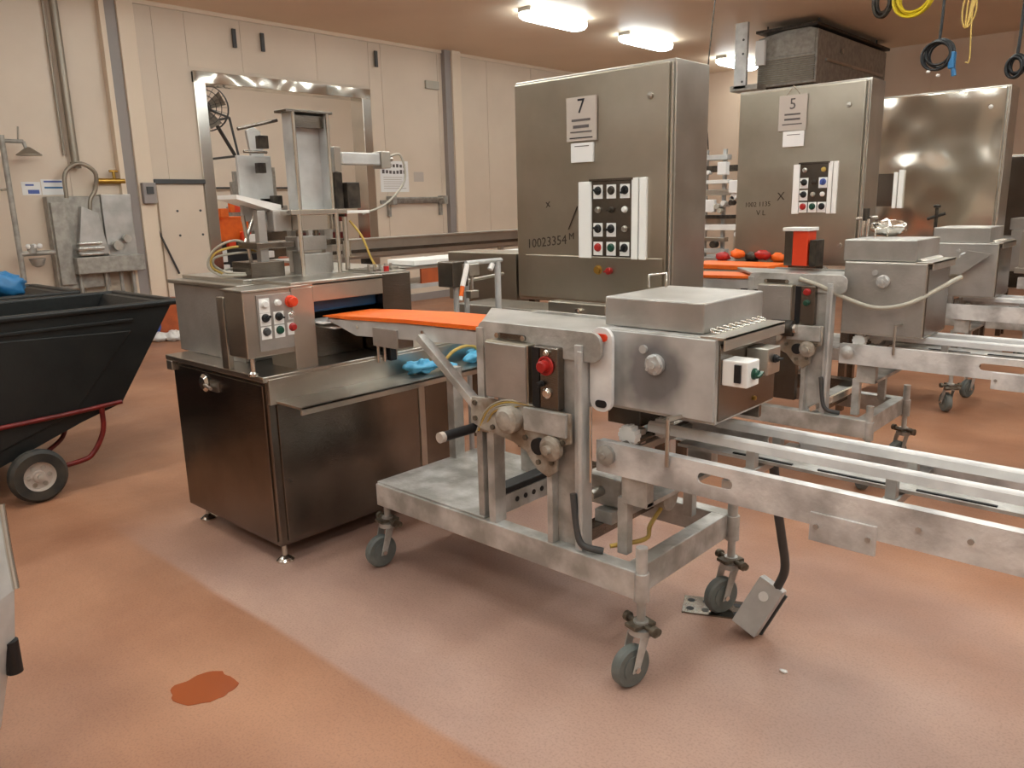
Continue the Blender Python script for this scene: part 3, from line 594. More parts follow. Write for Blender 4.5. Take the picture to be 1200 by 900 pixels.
def conveyor(line, dy, xo, x1, label, slots=()):
    t = thing('outfeed_conveyor', label, 'conveyor', (-.8+xo, 2.35+dy, 0))
    X = lambda v: v+xo
    Y = lambda v: v+dy
    z0, z1 = .70, .81
    # side plates: strips above and below the slots, solid between them
    for yv, nm in ((2.10,'side_plate'),(2.60,'side_plate')):
        mb = MB(); ya, yb = Y(yv), Y(yv)+.008
        s0 = X(-1.545); cuts = [(X(a),X(b)) for a, b in slots]
        for a, b in cuts:
            mb.box(s0,a,ya,yb,z0,z1); mb.box(a,b,ya,yb,z0,.742); mb.box(a,b,ya,yb,.778,z1)
            for c, sg in ((a,1),(b,-1)):   # rounded slot ends
                r = .018
                for zz, d in ((.742,1),(.778,-1)):
                    pts = [(c,zz)] + [(c+sg*(r-r*math.cos(R(q))), zz+d*(r-r*math.sin(R(q)))) for q in (90,60,30,0)]
                    mb.prism(pts,'y',ya,yb)
            s0 = b
        mb.box(s0,x1,ya,yb,z0,z1)
        inn = 1 if yv < 2.3 else -1
        if inn > 0: fa, fb = yb, yb+.028
        else: fa, fb = ya-.028, ya
        mb.box(X(-1.54),x1-.002,fa,fb,z1-.007,z1-.001).box(X(-1.54),x1-.002,fa,fb,z0+.001,z0+.006)
        mb.build(nm, 'worn_white', t)
    B(X(-.80),X(-.62),Y(2.094),Y(2.104),.655,.74).build('splice_plate', 'worn_white', t, bevel=.002)
    mb = MB()
    for a in (-.78,-.64,-.40,-.52): bolt(mb,(X(a),Y(2.094) if a < -.6 else Y(2.1),.70 if a < -.6 else .76))
    mb.build('plate_bolts', 'steel_matte', t, kind='stuff')
    # guide rails
    for yv, zz in ((2.27,.835),(2.46,.835)):
        rl = MB().box(X(-1.44),x1,Y(yv)-.014,Y(yv)+.014,zz-.012,zz+.014).cyl((X(-1.44),Y(yv),zz+.010),(x1,Y(yv),zz+.010),.0135,10)
        rl.build('guide_rail', 'rail_white', t, label='white plastic guide rail')
    xx = X(-1.5); k = 0
    while xx < x1-.05:
        MB().box(xx,xx+.04,Y(2.108),Y(2.60),.742,.768).box(xx+.005,xx+.035,Y(2.255),Y(2.285),.768,.825).box(xx+.005,xx+.035,Y(2.445),Y(2.475),.768,.825).build('cross_member', 'steel_matte', t, bevel=.002); xx += .42
    # chain strip between rails with its dark slot
    B(X(-1.35),x1,Y(2.305),Y(2.43),.775,.785).build('slide_bed', 'worn', t)
    mb = MB(); xx = X(-1.15)
    while xx < x1-.2: mb.box(xx,xx+.2,Y(2.315),Y(2.325),.784,.789); xx += .28
    mb.build('chain_slots', 'black', t, kind='stuff')
    if line < 3:
        B(X(-1.42),X(-.95),Y(2.50),Y(2.585),.74,.75).build('drip_tray', 'steel_dark', t)
        # pins and sprockets at the head
        for a, z in ((-1.262,.93),):
            MB().cyl((X(a),Y(2.092),.775),(X(a),Y(2.092),z),.007,8).bar((X(a),Y(2.092),z),(X(a)+.02,Y(2.16),z+.004),.012,.012).build('hold_down_pin', 'steel', t)
        for a, yv in ((-1.47,2.19),(-1.43,2.34)):
            mb = MB()
            for q in range(12):
                c, s_ = math.cos(q*math.pi/6), math.sin(q*math.pi/6)
                mb.box(X(a)+.028*c-.007,X(a)+.028*c+.007,Y(yv)-.018,Y(yv)+.018,.82+.028*s_-.007,.82+.028*s_+.007)
            mb.cyl((X(a),Y(yv)-.017,.82),(X(a),Y(yv)+.017,.82),.028,16); mb.build('sprocket', 'white_gloss', t, label='white plastic sprocket')
        MB().lathe([(.035,0),(.035,.015),(.02,.022),(.01,.024),(.01,.03),(0,.03)],(X(-1.50),Y(2.10),.765),(0,-1,0),18).build('idler_bearing', 'worn', t)
        MB().cyl((X(-1.47),Y(2.12),.79),(X(-1.47),Y(2.58),.79),.014,12).build('idler_shaft', 'steel_dark', t)
    for a in (-1.40,):   # bracket onto the cart
        B(X(a)-.05,X(a)+.05,Y(2.115),Y(2.16),.60,.70).build('bracket', 'worn', t, bevel=.003); B(X(a)-.05,X(a)+.05,Y(2.55),Y(2.60),.60,.70).build('bracket', 'worn', t, bevel=.003)
    for a in (x1-.15, ):
        for yv in (2.11, 2.55): B(a,a+.05,Y(yv),Y(yv)+.05,0,.70).build('leg', 'worn', t, bevel=.003)
    # legs of the head end, standing on the cart frame
    for yv in (2.12,2.56): B(X(-1.47),X(-1.43),Y(yv),Y(yv)+.035,.41,.60).build('leg', 'worn', t, bevel=.002)
    B(X(-1.47),X(-1.35),Y(2.12),Y(2.595),.60,.615).build('head_support', 'worn', t)
    return t
conveyor(1, 0, 0, .9, 'long pale outfeed conveyor with white guide rails, nearest the camera', [(-1.16,-1.04)])
# gearbox and yellow hose under the head of the first conveyor
t = thing('gearbox', 'small dark gearbox and motor under the head of the nearest conveyor', 'gearbox', (-1.68, 2.45, .46))
B(-1.78,-1.60,2.34,2.50,.46,.58).build('housing', 'worn', t, bevel=.01)
MB().cyl((-1.58,2.42,.53),(-1.44,2.42,.53),.05,18).build('motor', 'worn_brown', t)
MB().cyl((-1.70,2.34,.52),(-1.70,2.27,.52),.02,12).build('shaft', 'steel', t)
B(-1.60,-1.58,2.33,2.51,.45,.60).build('flange', 'worn', t, bevel=.003)
solo(MB().tube([(-1.42,2.30,.60),(-1.46,2.42,.52),(-1.45,2.30,.46),(-1.42,2.22,.44),(-1.50,2.12,.425)],.008), 'air_hose', 'yellow_dull', 'yellow air hose drooping over the lower frame of the nearest cart', 'hose')

# ------------------------------------------------------------------ foot switch on the floor with its conduit
t = thing('junction_box', 'pale junction box tipped on the floor at the end of a grey conduit', 'junction box', (-1.13, 2.60, 0))
rot = Matrix.Rotation(R(-35),3,'Y') @ Matrix.Rotation(R(25),3,'X')
rz = Matrix.Rotation(R(-2),3,'Z')
rr = rz @ Matrix.Rotation(R(22),3,'Y') @ Matrix.Rotation(R(-18),3,'X')
bx = B(-1.17,-1.07,2.60,2.645,.015,.225, rot=rr).build('box_body', 'worn_white', t, bevel=.006)
B(-1.17,-1.07,2.592,2.60,.017,.223, rot=rr, piv=(-1.12,2.6225,.1175)).build('box_cover', 'plate_grey', bx, bevel=.003)
MB().lathe([(.018,0),(.018,.006),(0,.007)],rr@V(0,-.031,.05)+V(-1.12,2.6225,.1175),rr@V(0,-1,0),14).build('cover_knob', 'white', bx)
B(-1.175,-1.065,2.66,2.675,.01,.20, rot=rr, piv=(-1.12,2.6225,.1175)).build('back_plate', 'hose_dark', t, bevel=.003)
MB().tube([(-1.065,2.64,.20),(-1.03,2.62,.30),(-1.02,2.55,.45),(-1.02,2.50,.58),(-1.03,2.48,.72)],.016,10).build('conduit', 'hose_dark', t)
t.location = V(*t.location) + V(-.035,-.032,0)
t = thing('floor_plate', 'dark perforated metal plate lying under the far castor of the nearest cart', 'plate', (-1.4, 2.69, 0))
rz2 = Matrix.Rotation(R(25),3,'Z')
B(-1.50,-1.24,2.60,2.74,.0,.006, rot=rz2).build('plate', 'steel_dark', t)
mb = MB()
for a in range(4):
    for b in range(2):
        p = rz2 @ V(-.10+.06*a,-.035+.07*b,0) + V(-1.37,2.67,.006); mb.cyl(p, p+V(0,0,.001), .015, 12)
mb.build('holes', 'black', t, kind='stuff')

# ------------------------------------------------------------------ blue gloves and hose on the shelf of the forming machine
def glove(c, yaw, seed, lab):
    mb = MB().blob(c,(.055,.085,.034),seed,.55,16,1.9); c = Vector(c)
    for k in range(4):
        a = yaw + (-.4+.25*k); L_ = .115+.016*((k*7+seed) % 3)
        p = c + V(math.cos(a),math.sin(a),0)*.04 + V(0,0,-.004); q = c + V(math.cos(a),math.sin(a),0)*(.04+L_)+V(0,0,-.012)
        mb.tube([p,(p+q)/2+V(0,0,.016),q],.014,8,4)
    a = yaw+1.1; mb.tube([c,c+V(math.cos(a),math.sin(a),.2)*.05,c+V(math.cos(a),math.sin(a),-.1)*.085],.012,8,4)
    solo(mb,'glove','glove',lab,'glove')
glove((-2.975,2.56,.815), R(70), 1, 'crumpled light blue glove on the steel shelf left of the diagonal brace')
glove((-2.96,2.96,.812), R(100), 4, 'crumpled light blue glove at the far end of the steel shelf behind the brace')
solo(MB().tube([(-3.0,2.72,.79),(-2.98,2.80,.86),(-2.97,2.92,.87),(-2.97,3.02,.80),(-3.0,3.06,.785)],.009),'hose','yellow_dull','short yellow hose arched between the two blue gloves','hose')

# ------------------------------------------------------------------ tall control cabinets
def cabinet(num, x0, x1, y0, y1, z0, z1, label, panel, sign, mt='steel_cab', legs=True):
    t = thing('control_cabinet', label, 'control cabinet', ((x0+x1)/2, (y0+y1)/2, 0))
    W = x1-x0
    B(x0,x1,y0+.02,y1,z0,z1).build('enclosure', 'steel', t, bevel=.006)
    d = B(x0+.01,x1-.03,y0,y0+.02,z0+.015,z1-.015).build('door', mt, t, bevel=.008)
    MB().cyl((x1-.012,y0+.005,z0+.02),(x1-.012,y0+.005,z1-.02),.008,8).build('hinge_strip', 'steel_bright', d)
    for z in (z0+.15, z1-.17):
        MB().lathe([(.018,0),(.018,.008),(0,.01)],(x1-.14,y0,z),(0,-1,0),14).build('door_lock', 'steel', d)
    if legs:
        for lx in (x0+.05, x1-.11):
            for ly in (y0+.05, y1-.08): B(lx,lx+.05,ly,ly+.05,0,z0).build('leg', 'steel_dark', t, bevel=.003)
    return t, d
t, d = cabinet(7, -3.335, -2.235, 3.70, 4.06, 1.02, 2.305, 'tall stainless control cabinet marked 7, nearest of the three', None, None)
def grid_panel(t, d, x0, x1, z0, z1, y, cells, left_w, right_w, dark='steel_dark'):
    p = B(x0,x1,y-.012,y,z0,z1).build('button_panel', dark, d, bevel=.002)
    B(x0-left_w,x0,y-.02,y,z0-.01,z1).build('glare_strip', 'white_gloss', d, bevel=.004, label='steel strip beside the buttons, its flash glare painted white')  # steel panel trim; the glare of the flash is painted in as white
    MB().box(x1,x1+right_w*.44,y-.02,y,z0-.01,z1+.01).box(x1+right_w*.52,x1+right_w,y-.02,y,z0-.01,z1+.01).build('glare_strip', 'white_gloss', d, bevel=.004, label='double steel strip beside the buttons, its flash glare painted white')
    B(x0-.01,x1+.01,y-.025,y,z1,z1+.012).build('panel_hood', 'steel_dark', d)
    nx = 3; nzr = len(cells)
    for r_, row in enumerate(cells):
        for c_, cell in enumerate(row):
            if not cell: continue
            colr, kind, pl, lb = cell
            px_ = x0+(c_+.5)*(x1-x0)/nx; pz = z1-(r_+.5)*(z1-z0)/nzr
            button(t,(px_,y-.012,pz),(0,-1,0),.019 if pl else .014,colr,(.062,.075) if pl else None,lb,kind,35*(c_-1)+20,.016)
Wk = ('black','knob',True,'black selector knob'); Wb = ('coil_dark','button',True,'dark round button')
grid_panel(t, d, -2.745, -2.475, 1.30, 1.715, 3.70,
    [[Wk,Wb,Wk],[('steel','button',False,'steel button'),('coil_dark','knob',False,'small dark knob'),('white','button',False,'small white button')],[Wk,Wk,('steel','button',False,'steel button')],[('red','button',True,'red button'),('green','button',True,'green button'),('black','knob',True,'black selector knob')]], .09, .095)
# main switch under the panel
MB().lathe([(.035,0),(.035,.01),(.02,.014),(.02,.03),(0,.03)],(-2.70,3.70,1.225),(0,-1,0),20).build('main_switch', 'brass', d, label='brass and red main switch')
button(t,(-2.62,3.70,1.222),(0,-1,0),.020,'red',None,'red main switch knob','knob',10,.03)
# scrawled batch number and marks on the door
text('10023354', .078, (-3.09,3.699,1.375), (1,0,.10), (0,0,1), 'marker', d, 'handwriting')
text('x', .07, (-3.075,3.699,1.60), (1,0,.2), (0,0,1), 'marker', d, 'handwriting')
MB().bar((-2.92,3.698,1.45),(-2.855,3.698,1.58),.003,.009,upv=(0,1,0)).build('pen_stroke', 'marker', d)
text('M', .055, (-2.90,3.699,1.41), (1,0,.1), (0,0,1), 'marker', d, 'handwriting')
def notice(x, z, w_, h, y, parent_label, body, mt='paper_grey', colr='ink', grp=None, rows=(), bars=()):
    s_ = B(x-w_/2,x+w_/2,y-.018,y-.004,z-h/2,z+h/2)
    base = (x, y-.01, z-h/2)
    t = thing('sign' if mt == 'paper_grey' else 'paper_note', parent_label, 'sign' if mt == 'paper_grey' else 'note', base)
    s_.build('sheet', mt, t, bevel=.001)
    for tx, sz, zz, cc in rows: text(tx, sz, (x, y-.019, z+zz), (1,0,0), (0,0,1), cc, t)
    for tx, sz, zz, cc in bars: B(x-tx/2, x+tx/2, y-.0195, y-.018, z+zz-sz/2, z+zz+sz/2).build('print_line', cc, t)
    return t
notice(-2.815, 2.055, .205, .235, 3.70, 'grey sign with a large 7 on the nearest tall cabinet', '7', rows=(('7',.11,.065,'ink'),), bars=((.13,.012,-.005,'ink_soft'),(.11,.016,-.04,'ink_soft'),(.15,.007,-.068,'ink_soft'),(.16,.006,-.10,'ink')))
notice(-2.81, 1.875, .155, .105, 3.70, 'white paper note on the nearest tall cabinet, just below its grey sign', '', mt='paper', bars=((.10,.004,.035,'ink_soft'),))
# panel lip at the left of cabinet 7, low door section
B(-3.25,-2.28,3.688,3.70,1.04,1.30).build('lower_door_panel', 'steel_cab', d, bevel=.004)

t, d = cabinet(5, -3.02, -2.04, 5.95, 6.25, 1.10, 2.40, 'tall stainless control cabinet marked 5, middle one of the three', None, None)
grid_panel(t, d, -2.50, -2.29, 1.49, 1.84, 5.95,
    [[('steel','button',False,'steel button'),None,('yellow_dull','button',False,'dull yellow button')],[Wk,('coil_dark','knob',False,'dark knob'),('sign_blue','knob',True,'blue selector knob')],[Wk,('hose','button',False,'small pale button'),('white','button',False,'small white button')],[('red','button',True,'dark red button'),('green','button',True,'green button'),('black','button',True,'black button')]], .05, .07)
text('X', .085, (-2.645,5.949,1.61), (1,0,.1), (0,0,1), 'marker', d, 'handwriting')
text('1002 1135', .05, (-2.83,5.949,1.555), (1,0,.03), (0,0,1), 'marker', d, 'handwriting')
text('V L', .055, (-2.80,5.949,1.49), (1,0,.0), (0,0,1), 'marker', d, 'handwriting')
notice(-2.58, 2.21, .21, .25, 5.95, 'grey sign with a 5 hanging on the middle tall cabinet', '5', rows=(('5',.11,.06,'ink_soft'),), bars=((.12,.012,-.01,'ink_soft'),(.12,.014,-.045,'ink_soft'),(.15,.008,-.08,'ink_soft')))
notice(-2.565, 2.025, .16, .11, 5.95, 'small white paper note on the middle tall cabinet, above its button panel', '', mt='paper', bars=((.10,.004,.03,'ink_soft'),))
solo(MB().cyl((-2.58,5.93,2.40),(-2.63,5.938,2.335),.002,6).cyl((-2.58,5.93,2.40),(-2.53,5.938,2.335),.002,6).cyl((-2.58,5.95,2.395),(-2.58,5.925,2.40),.004,6),'wire_hanger','steel_bright','thin wire hanger above the sign marked 5','hanger')

t, d = cabinet(9, -2.02, -.9, 10.3, 10.6, .55, 2.0, 'brownish low steel cabinet at the right edge behind the wavy cabinet', None, None, mt='steel_dark')
t, d = cabinet(3, -2.72, -1.62, 8.10, 8.42, 1.12, 2.495, 'tall wavy bright stainless control cabinet, farthest right of the three', None, None, mt='steel_wavy')
MB().box(-2.50,-2.465,8.07,8.10,1.48,1.81).box(-2.455,-2.41,8.07,8.10,1.48,1.83).build('glare_strip', 'white_gloss', d, bevel=.004, label='vertical steel strip, its flash glare painted white')  # same steel trim, flash glare put into the colour as white
MB().box(-2.68,-2.50,8.088,8.10,1.50,1.80).build('button_panel', 'steel_dark', d)

# ------------------------------------------------------------------ second, third and fourth lines
cart(2, 2.30, -.045, lid=(1.26,1.37), body=(.86,1.255), label='grey conveyor cart of the second line with drooping grey hose, behind the nearest cart')
conveyor(2, 2.30, -.03, 1.6, 'pale outfeed conveyor of the second line, behind the nearest one', [(-.86,-.66),(-.3,-.1)])
cart(3, 4.36, -.14, lid=(1.26,1.36), body=(.86,1.25), label='grey conveyor cart of the third line in front of the wavy cabinet')
conveyor(3, 4.36, -.05, 2.2, 'pale outfeed conveyor of the third line, at the right edge', [(-.9,-.72)])
cart(4, 6.75, -.10, lid=(1.26,1.36), body=(.86,1.25), label='grey conveyor cart of the fourth line, a sliver at the right edge')
conveyor(4, 6.75, 0, 2.4, 'pale outfeed conveyor of the fourth line, mostly hidden at the right edge', [])
# extras on line two
solo(MB().tube([(-1.80,4.34,1.16),(-1.68,4.36,1.12),(-1.52,4.38,1.05),(-1.38,4.38,1.02),(-1.24,4.40,1.05),(-1.15,4.50,1.11),(-1.10,4.58,1.15),(-1.08,4.70,1.17)],.012,10),'grey_hose','hose','grey hose hanging in a curve across the second cart','hose')
B2 = solo(MB().box(-2.02,-1.80,4.36,4.40,.46,.84),'lower_panel','steel_dark','dark brown lower panel of the second line behind the white switch boxes','panel')
t = thing('guard_box', 'orange and white upright guard box on the second line', 'guard', (-1.93, 4.62, 1.19))
B(-2.0,-1.95,4.58,4.66,1.21,1.41).build('dark_side', 'steel_dark', t, bevel=.004)
B(-1.95,-1.86,4.58,4.70,1.21,1.41).build('orange_panel', 'red_orange', t, bevel=.004, label='orange red panel')
B(-2.01,-1.85,4.57,4.71,1.41,1.43).build('white_top', 'white', t, bevel=.003)
B(-1.85,-1.81,4.58,4.70,1.21,1.36).build('dark_side', 'coil_dark', t, bevel=.004)
t = thing('film_roller', 'shiny crumpled metal roller and fittings on the lid of the second cart', 'roller', (-1.55, 4.85, 1.372))
MB().blob((-1.52,4.90,1.42),(.10,.05,.045),2,.3).build('foil_roll', 'steel_bright', t)
MB().cyl((-1.66,4.88,1.372),(-1.66,4.88,1.50),.010,8).cyl((-1.62,4.84,1.372),(-1.62,4.84,1.47),.008,8).cyl((-1.70,4.88,1.47),(-1.58,4.88,1.48),.009,8).build('fitting', 'steel_bright', t)
MB().cyl((-1.64,4.86,1.46),(-1.64,4.86,1.53),.018,10).build('knob', 'coil_dark', t)
t = thing('valve_fitting', 'small dark valve with a handle standing behind the second lid', 'valve', (-1.75, 6.55, 1.36))
MB().cyl((-1.72,6.6,1.30),(-1.72,6.6,1.50),.012,8).cyl((-1.78,6.6,1.42),(-1.66,6.6,1.46),.012,8).build('stem', 'coil_dark', t)
MB().lathe([(0,0),(.025,.005),(.025,.02),(0,.028)],(-1.72,6.6,1.50),(0,0,1),12).build('cap', 'coil_dark', t)
# wiring below second operator station
for k in range(5):
    solo(MB().tube([(-1.80+.015*k,4.36,.93),(-1.74+.01*k,4.33,.86),(-1.72-.01*k,4.33,.76),(-1.74,4.35,.68+.01*k)],.007),'cable','yellow_dull' if k % 2 else 'hose',['outermost pale cable','leftmost yellow cable','middle pale cable','second yellow cable','innermost pale cable'][k]+' of the bundle under the second operator station','cable','cable bundle under the second operator station')
t = thing('drive_motor', 'dark round drive motor beside the cable bundle of the second line', 'motor', (-1.9,4.36,.80))
MB().cyl((-1.93,4.30,.885),(-1.80,4.30,.885),.045,16).build('motor_body', 'coil_dark', t)
MB().lathe([(.03,0),(.03,.02),(0,.022)],(-1.80,4.30,.885),(1,0,0),16).build('motor_cap', 'steel_bright', t)
solo(MB().bar((-1.70,4.34,.425),(-1.42,4.62,.60),.02,.03),'tie_bar','steel_bright','bright sloping tie bar over the frame of the second cart','bar')
# extras on line three
solo(MB().tube([(-1.66,6.42,1.13),(-1.60,6.40,1.02),(-1.58,6.40,.93)],.014),'yellow_plug','yellow','small yellow plug hanging at the head of the third line','plug')
MBX = thing('chain_drive', 'dark toothed chain drive at the right edge, on the third line', 'drive', (-1.1,7.0,1.0))
MB().cyl((-1.16,6.90,1.12),(-1.04,6.90,1.12),.06,18).cyl((-1.12,6.9,1.24),(-1.02,6.9,1.24),.035,14).build('sprocket', 'coil_dark', MBX)
MB().box(-1.22,-1.0,6.82,7.0,1.02,1.06).box(-1.2,-1.16,6.84,6.9,1.06,1.32).build('bracket', 'steel', MBX, bevel=.003)
solo(MB().prism([(-1.62,1.03),(-1.48,1.03),(-1.30,1.18),(-1.45,1.2)],'y',6.44,6.46),'splash_plate','steel_matte','slanted steel plate behind the grey hose of the second line','plate')

# ------------------------------------------------------------------ between forming machine and cabinet 7
t = thing('pipe_stand', 'grey tube stand with a bent arm in front of cabinet 7', 'stand', (-3.0, 3.17, 0))
MB().cyl((-3.0,3.17,0),(-3.0,3.17,1.30),.018,12).cyl((-3.0,2.93,1.305),(-3.0,3.20,1.305),.013,12).build('pole', 'plate_grey', t)
MB().lathe([(.07,0),(.07,.012),(.02,.02)],(-3.0,3.17,0),(0,0,1),20).build('base', 'steel_dark', t)
B(-3.03,-2.97,2.93,3.0,1.24,1.30).build('clamp', 'steel', t, bevel=.003)
B(-3.02,-2.98,2.94,3.0,1.12,1.16).build('lower_clamp', 'steel', t, bevel=.003); MB().cyl((-3.0,2.97,1.16),(-3.0,2.97,1.24),.008,8).build('clamp_rod', 'steel', t)
MB().cyl((-2.99,3.10,1.26),(-2.99,3.12,1.29),.016,10).build('knob', 'white', t)
t = thing('spray_gun', 'orange and white spray gun hanging from the bent arm', 'spray gun', (-2.98,2.90,1.1))
MB().cyl((-2.99,2.93,1.30),(-2.98,2.88,1.19),.014,10).build('grip', 'white', t)
MB().cyl((-2.98,2.88,1.19),(-2.975,2.862,1.14),.012,10).build('nozzle', 'orange', t)
MB().cyl((-2.975,2.862,1.14),(-2.972,2.855,1.12),.010,10).build('tip', 'white', t)
t = thing('rear_machine_bed', 'long low stainless machine bed in front of the nearest tall cabinet', 'machine', (-2.9,3.42,0))
B(-3.45,-2.2,3.28,3.58,.96,1.03).build('bed_plate', 'steel', t, bevel=.004)
B(-3.40,-2.25,3.30,3.56,.86,.96).build('bed_body', 'steel_dark', t, bevel=.004)
for xx in (-3.38,-2.32): B(xx,xx+.05,3.4,3.45,0,.86).build('leg', 'steel', t, bevel=.003)
B(-2.67,-2.30,3.20,3.28,.95,1.10).build('box', 'steel_cab', t, bevel=.004)
MB().lathe([(.016,0),(.016,.02),(0,.022)],(-2.46,3.2,1.06),(0,-1,0),12).bar((-2.46,3.18,1.06),(-2.455,3.18,1.00),.012,.01).build('box_latch', 'steel_bright', t)
t = thing('side_enclosure', 'olive grey steel enclosure left of the nearest tall cabinet', 'enclosure', (-3.75,3.85,0))
B(-3.98,-3.36,3.72,4.0,.98,1.30).build('enclosure', 'steel_cab', t, bevel=.005)
for xx in (-3.9,-3.45): B(xx,xx+.05,3.8,3.85,0,.98).build('leg', 'steel_dark', t)
t = thing('guide_posts', 'two small steel posts with a block between the tray machine and the nearest cabinet', 'posts', (-3.3,3.05,0))
for a, b in ((-3.22,3.06),(-3.3,3.22)): MB().cyl((a,b,.0),(a,b,1.26),.016,10).build('post', 'plate_grey', t)
B(-3.30,-3.18,3.0,3.12,1.16,1.30).build('block', 'steel_dark', t, bevel=.005)
MB().cyl((-3.22,3.06,1.18),(-3.22,3.45,1.20),.010,8).build('rail', 'steel', t)

# long cross conveyor towards the back with white covers
t = thing('cross_conveyor', 'long brown steel cross conveyor running to the back behind the forming machine', 'conveyor', (-6.0, 7.5, 0))
MB().box(-6.05,-6.0,3.9,14.5,1.16,1.31).box(-6.08,-5.97,3.9,14.5,1.31,1.33).build('side_beam', 'steel', t, bevel=.004)
MB().box(-6.05,-5.98,3.9,14.5,1.20,1.23).build('side_groove', 'steel_dark', t)
B(-6.6,-6.05,3.9,14.5,1.14,1.16).build('bed', 'steel_matte', t)
for yy in (4.2,6.4,8.6,10.8,13.0): B(-6.05,-6.0,yy,yy+.05,0,1.16).build('leg', 'steel', t); B(-6.6,-6.55,yy,yy+.05,0,1.14).build('leg', 'steel', t)
t = thing('packing_conveyor', 'conveyor with white covers and an orange brown side left of the nearest cabinet', 'conveyor', (-4.7, 5.0, 0))
B(-4.95,-4.6,3.7,6.8,1.02,1.04).build('bed', 'steel', t)
B(-4.60,-4.58,4.0,4.42,1.03,1.14).build('side_guard', 'orange_dull', t, label='orange brown side guard')
MB().box(-4.61,-4.57,3.7,6.8,1.00,1.03).build('side_rail', 'plate_grey', t)
for a in (3.95,4.36,4.83,5.3,5.75): B(-4.92,-4.6,a,a+.38,1.165,1.205).build('cover', 'white' , t, bevel=.006, label='white cover plate')
B(-4.92,-4.58,3.7,6.8,1.145,1.16).build('cover_rail', 'steel', t)
for a in (3.8,5.1,6.6):
    for xx in (-4.95,-4.62): B(xx,xx+.04,a,a+.04,0,1.16).build('leg', 'plate_grey', t)
# machinery seen between cabinets 7 and 5
t = thing('packing_machine', 'cluttered pale machine seen in the gap between the cabinets marked 7 and 5', 'machine', (-4.9, 9.3, 0))
random.seed(4)
B(-5.2,-4.55,9.1,9.6,0,.9).build('base', 'steel_matte', t, bevel=.01)
for xx in (-5.1,-4.85,-4.6): B(xx,xx+.04,9.2,9.24,.9,2.2).build('post', 'plate_grey', t)
for k in range(9):
    z = .95+.14*k; B(-5.15+.1*random.random(),-4.75+.2*random.random(),9.08,9.2,z,z+.03+.05*random.random()).build('shelf_unit', ['plate_grey','steel','white','coil_dark'][k % 4], t, bevel=.005)
for k in range(10):
    cx = -5.15+.6*random.random(); cz = .95+1.2*random.random(); MB().cyl((cx,9.03,cz),(cx,9.12,cz),.025+.02*random.random(),12).build('dial', ['white','coil_dark','hose'][k % 3], t)
MB().tube([(-5.0,9.1,2.2),(-5.05,9.1,2.9),(-5.0,9.2,4.2)],.008).build('cable', 'coil_dark', t)
for k in range(3):
    B(-4.98+.16*k,-4.86+.16*k,9.0,9.1,1.45+.22*((k*2) % 3),1.60+.22*((k*2) % 3)).build('gauge_box', 'paper', t, bevel=.01)
t = thing('orange_tray', 'orange belt end with red parts on it, between cabinet 7 and the second cart', 'belt', (-2.75,5.4,0))
B(-3.1,-2.45,5.35,5.7,1.10,1.135).build('belt_end', 'orange', t, bevel=.005)
B(-3.1,-2.45,5.36,5.70,1.03,1.10).build('belt_side', 'hose', t)
B(-3.1,-2.45,5.36,5.70,.99,1.03).build('return_belt', 'orange', t)
for xx in (-3.05,-2.55): B(xx,xx+.04,5.5,5.54,0,.99).build('leg', 'steel_dark', t)
t = thing('red_parts', 'heap of red and dark parts in front of the middle tall cabinet', 'parts', (-2.75,5.75,0))
for k in range(7): MB().blob((-3.0+.11*k,5.74+.03*(k % 3),1.165+.02*(k % 2)),(.06,.04,.035),k,.4,8).build('part', ['red','orange','coil_dark'][k % 3], t)
B(-3.08,-2.25,5.70,5.84,1.09,1.135).build('tray', 'steel_dark', t)
for xx in (-3.05,-2.32): B(xx,xx+.04,5.76,5.8,0,1.09).build('leg', 'steel_dark', t)

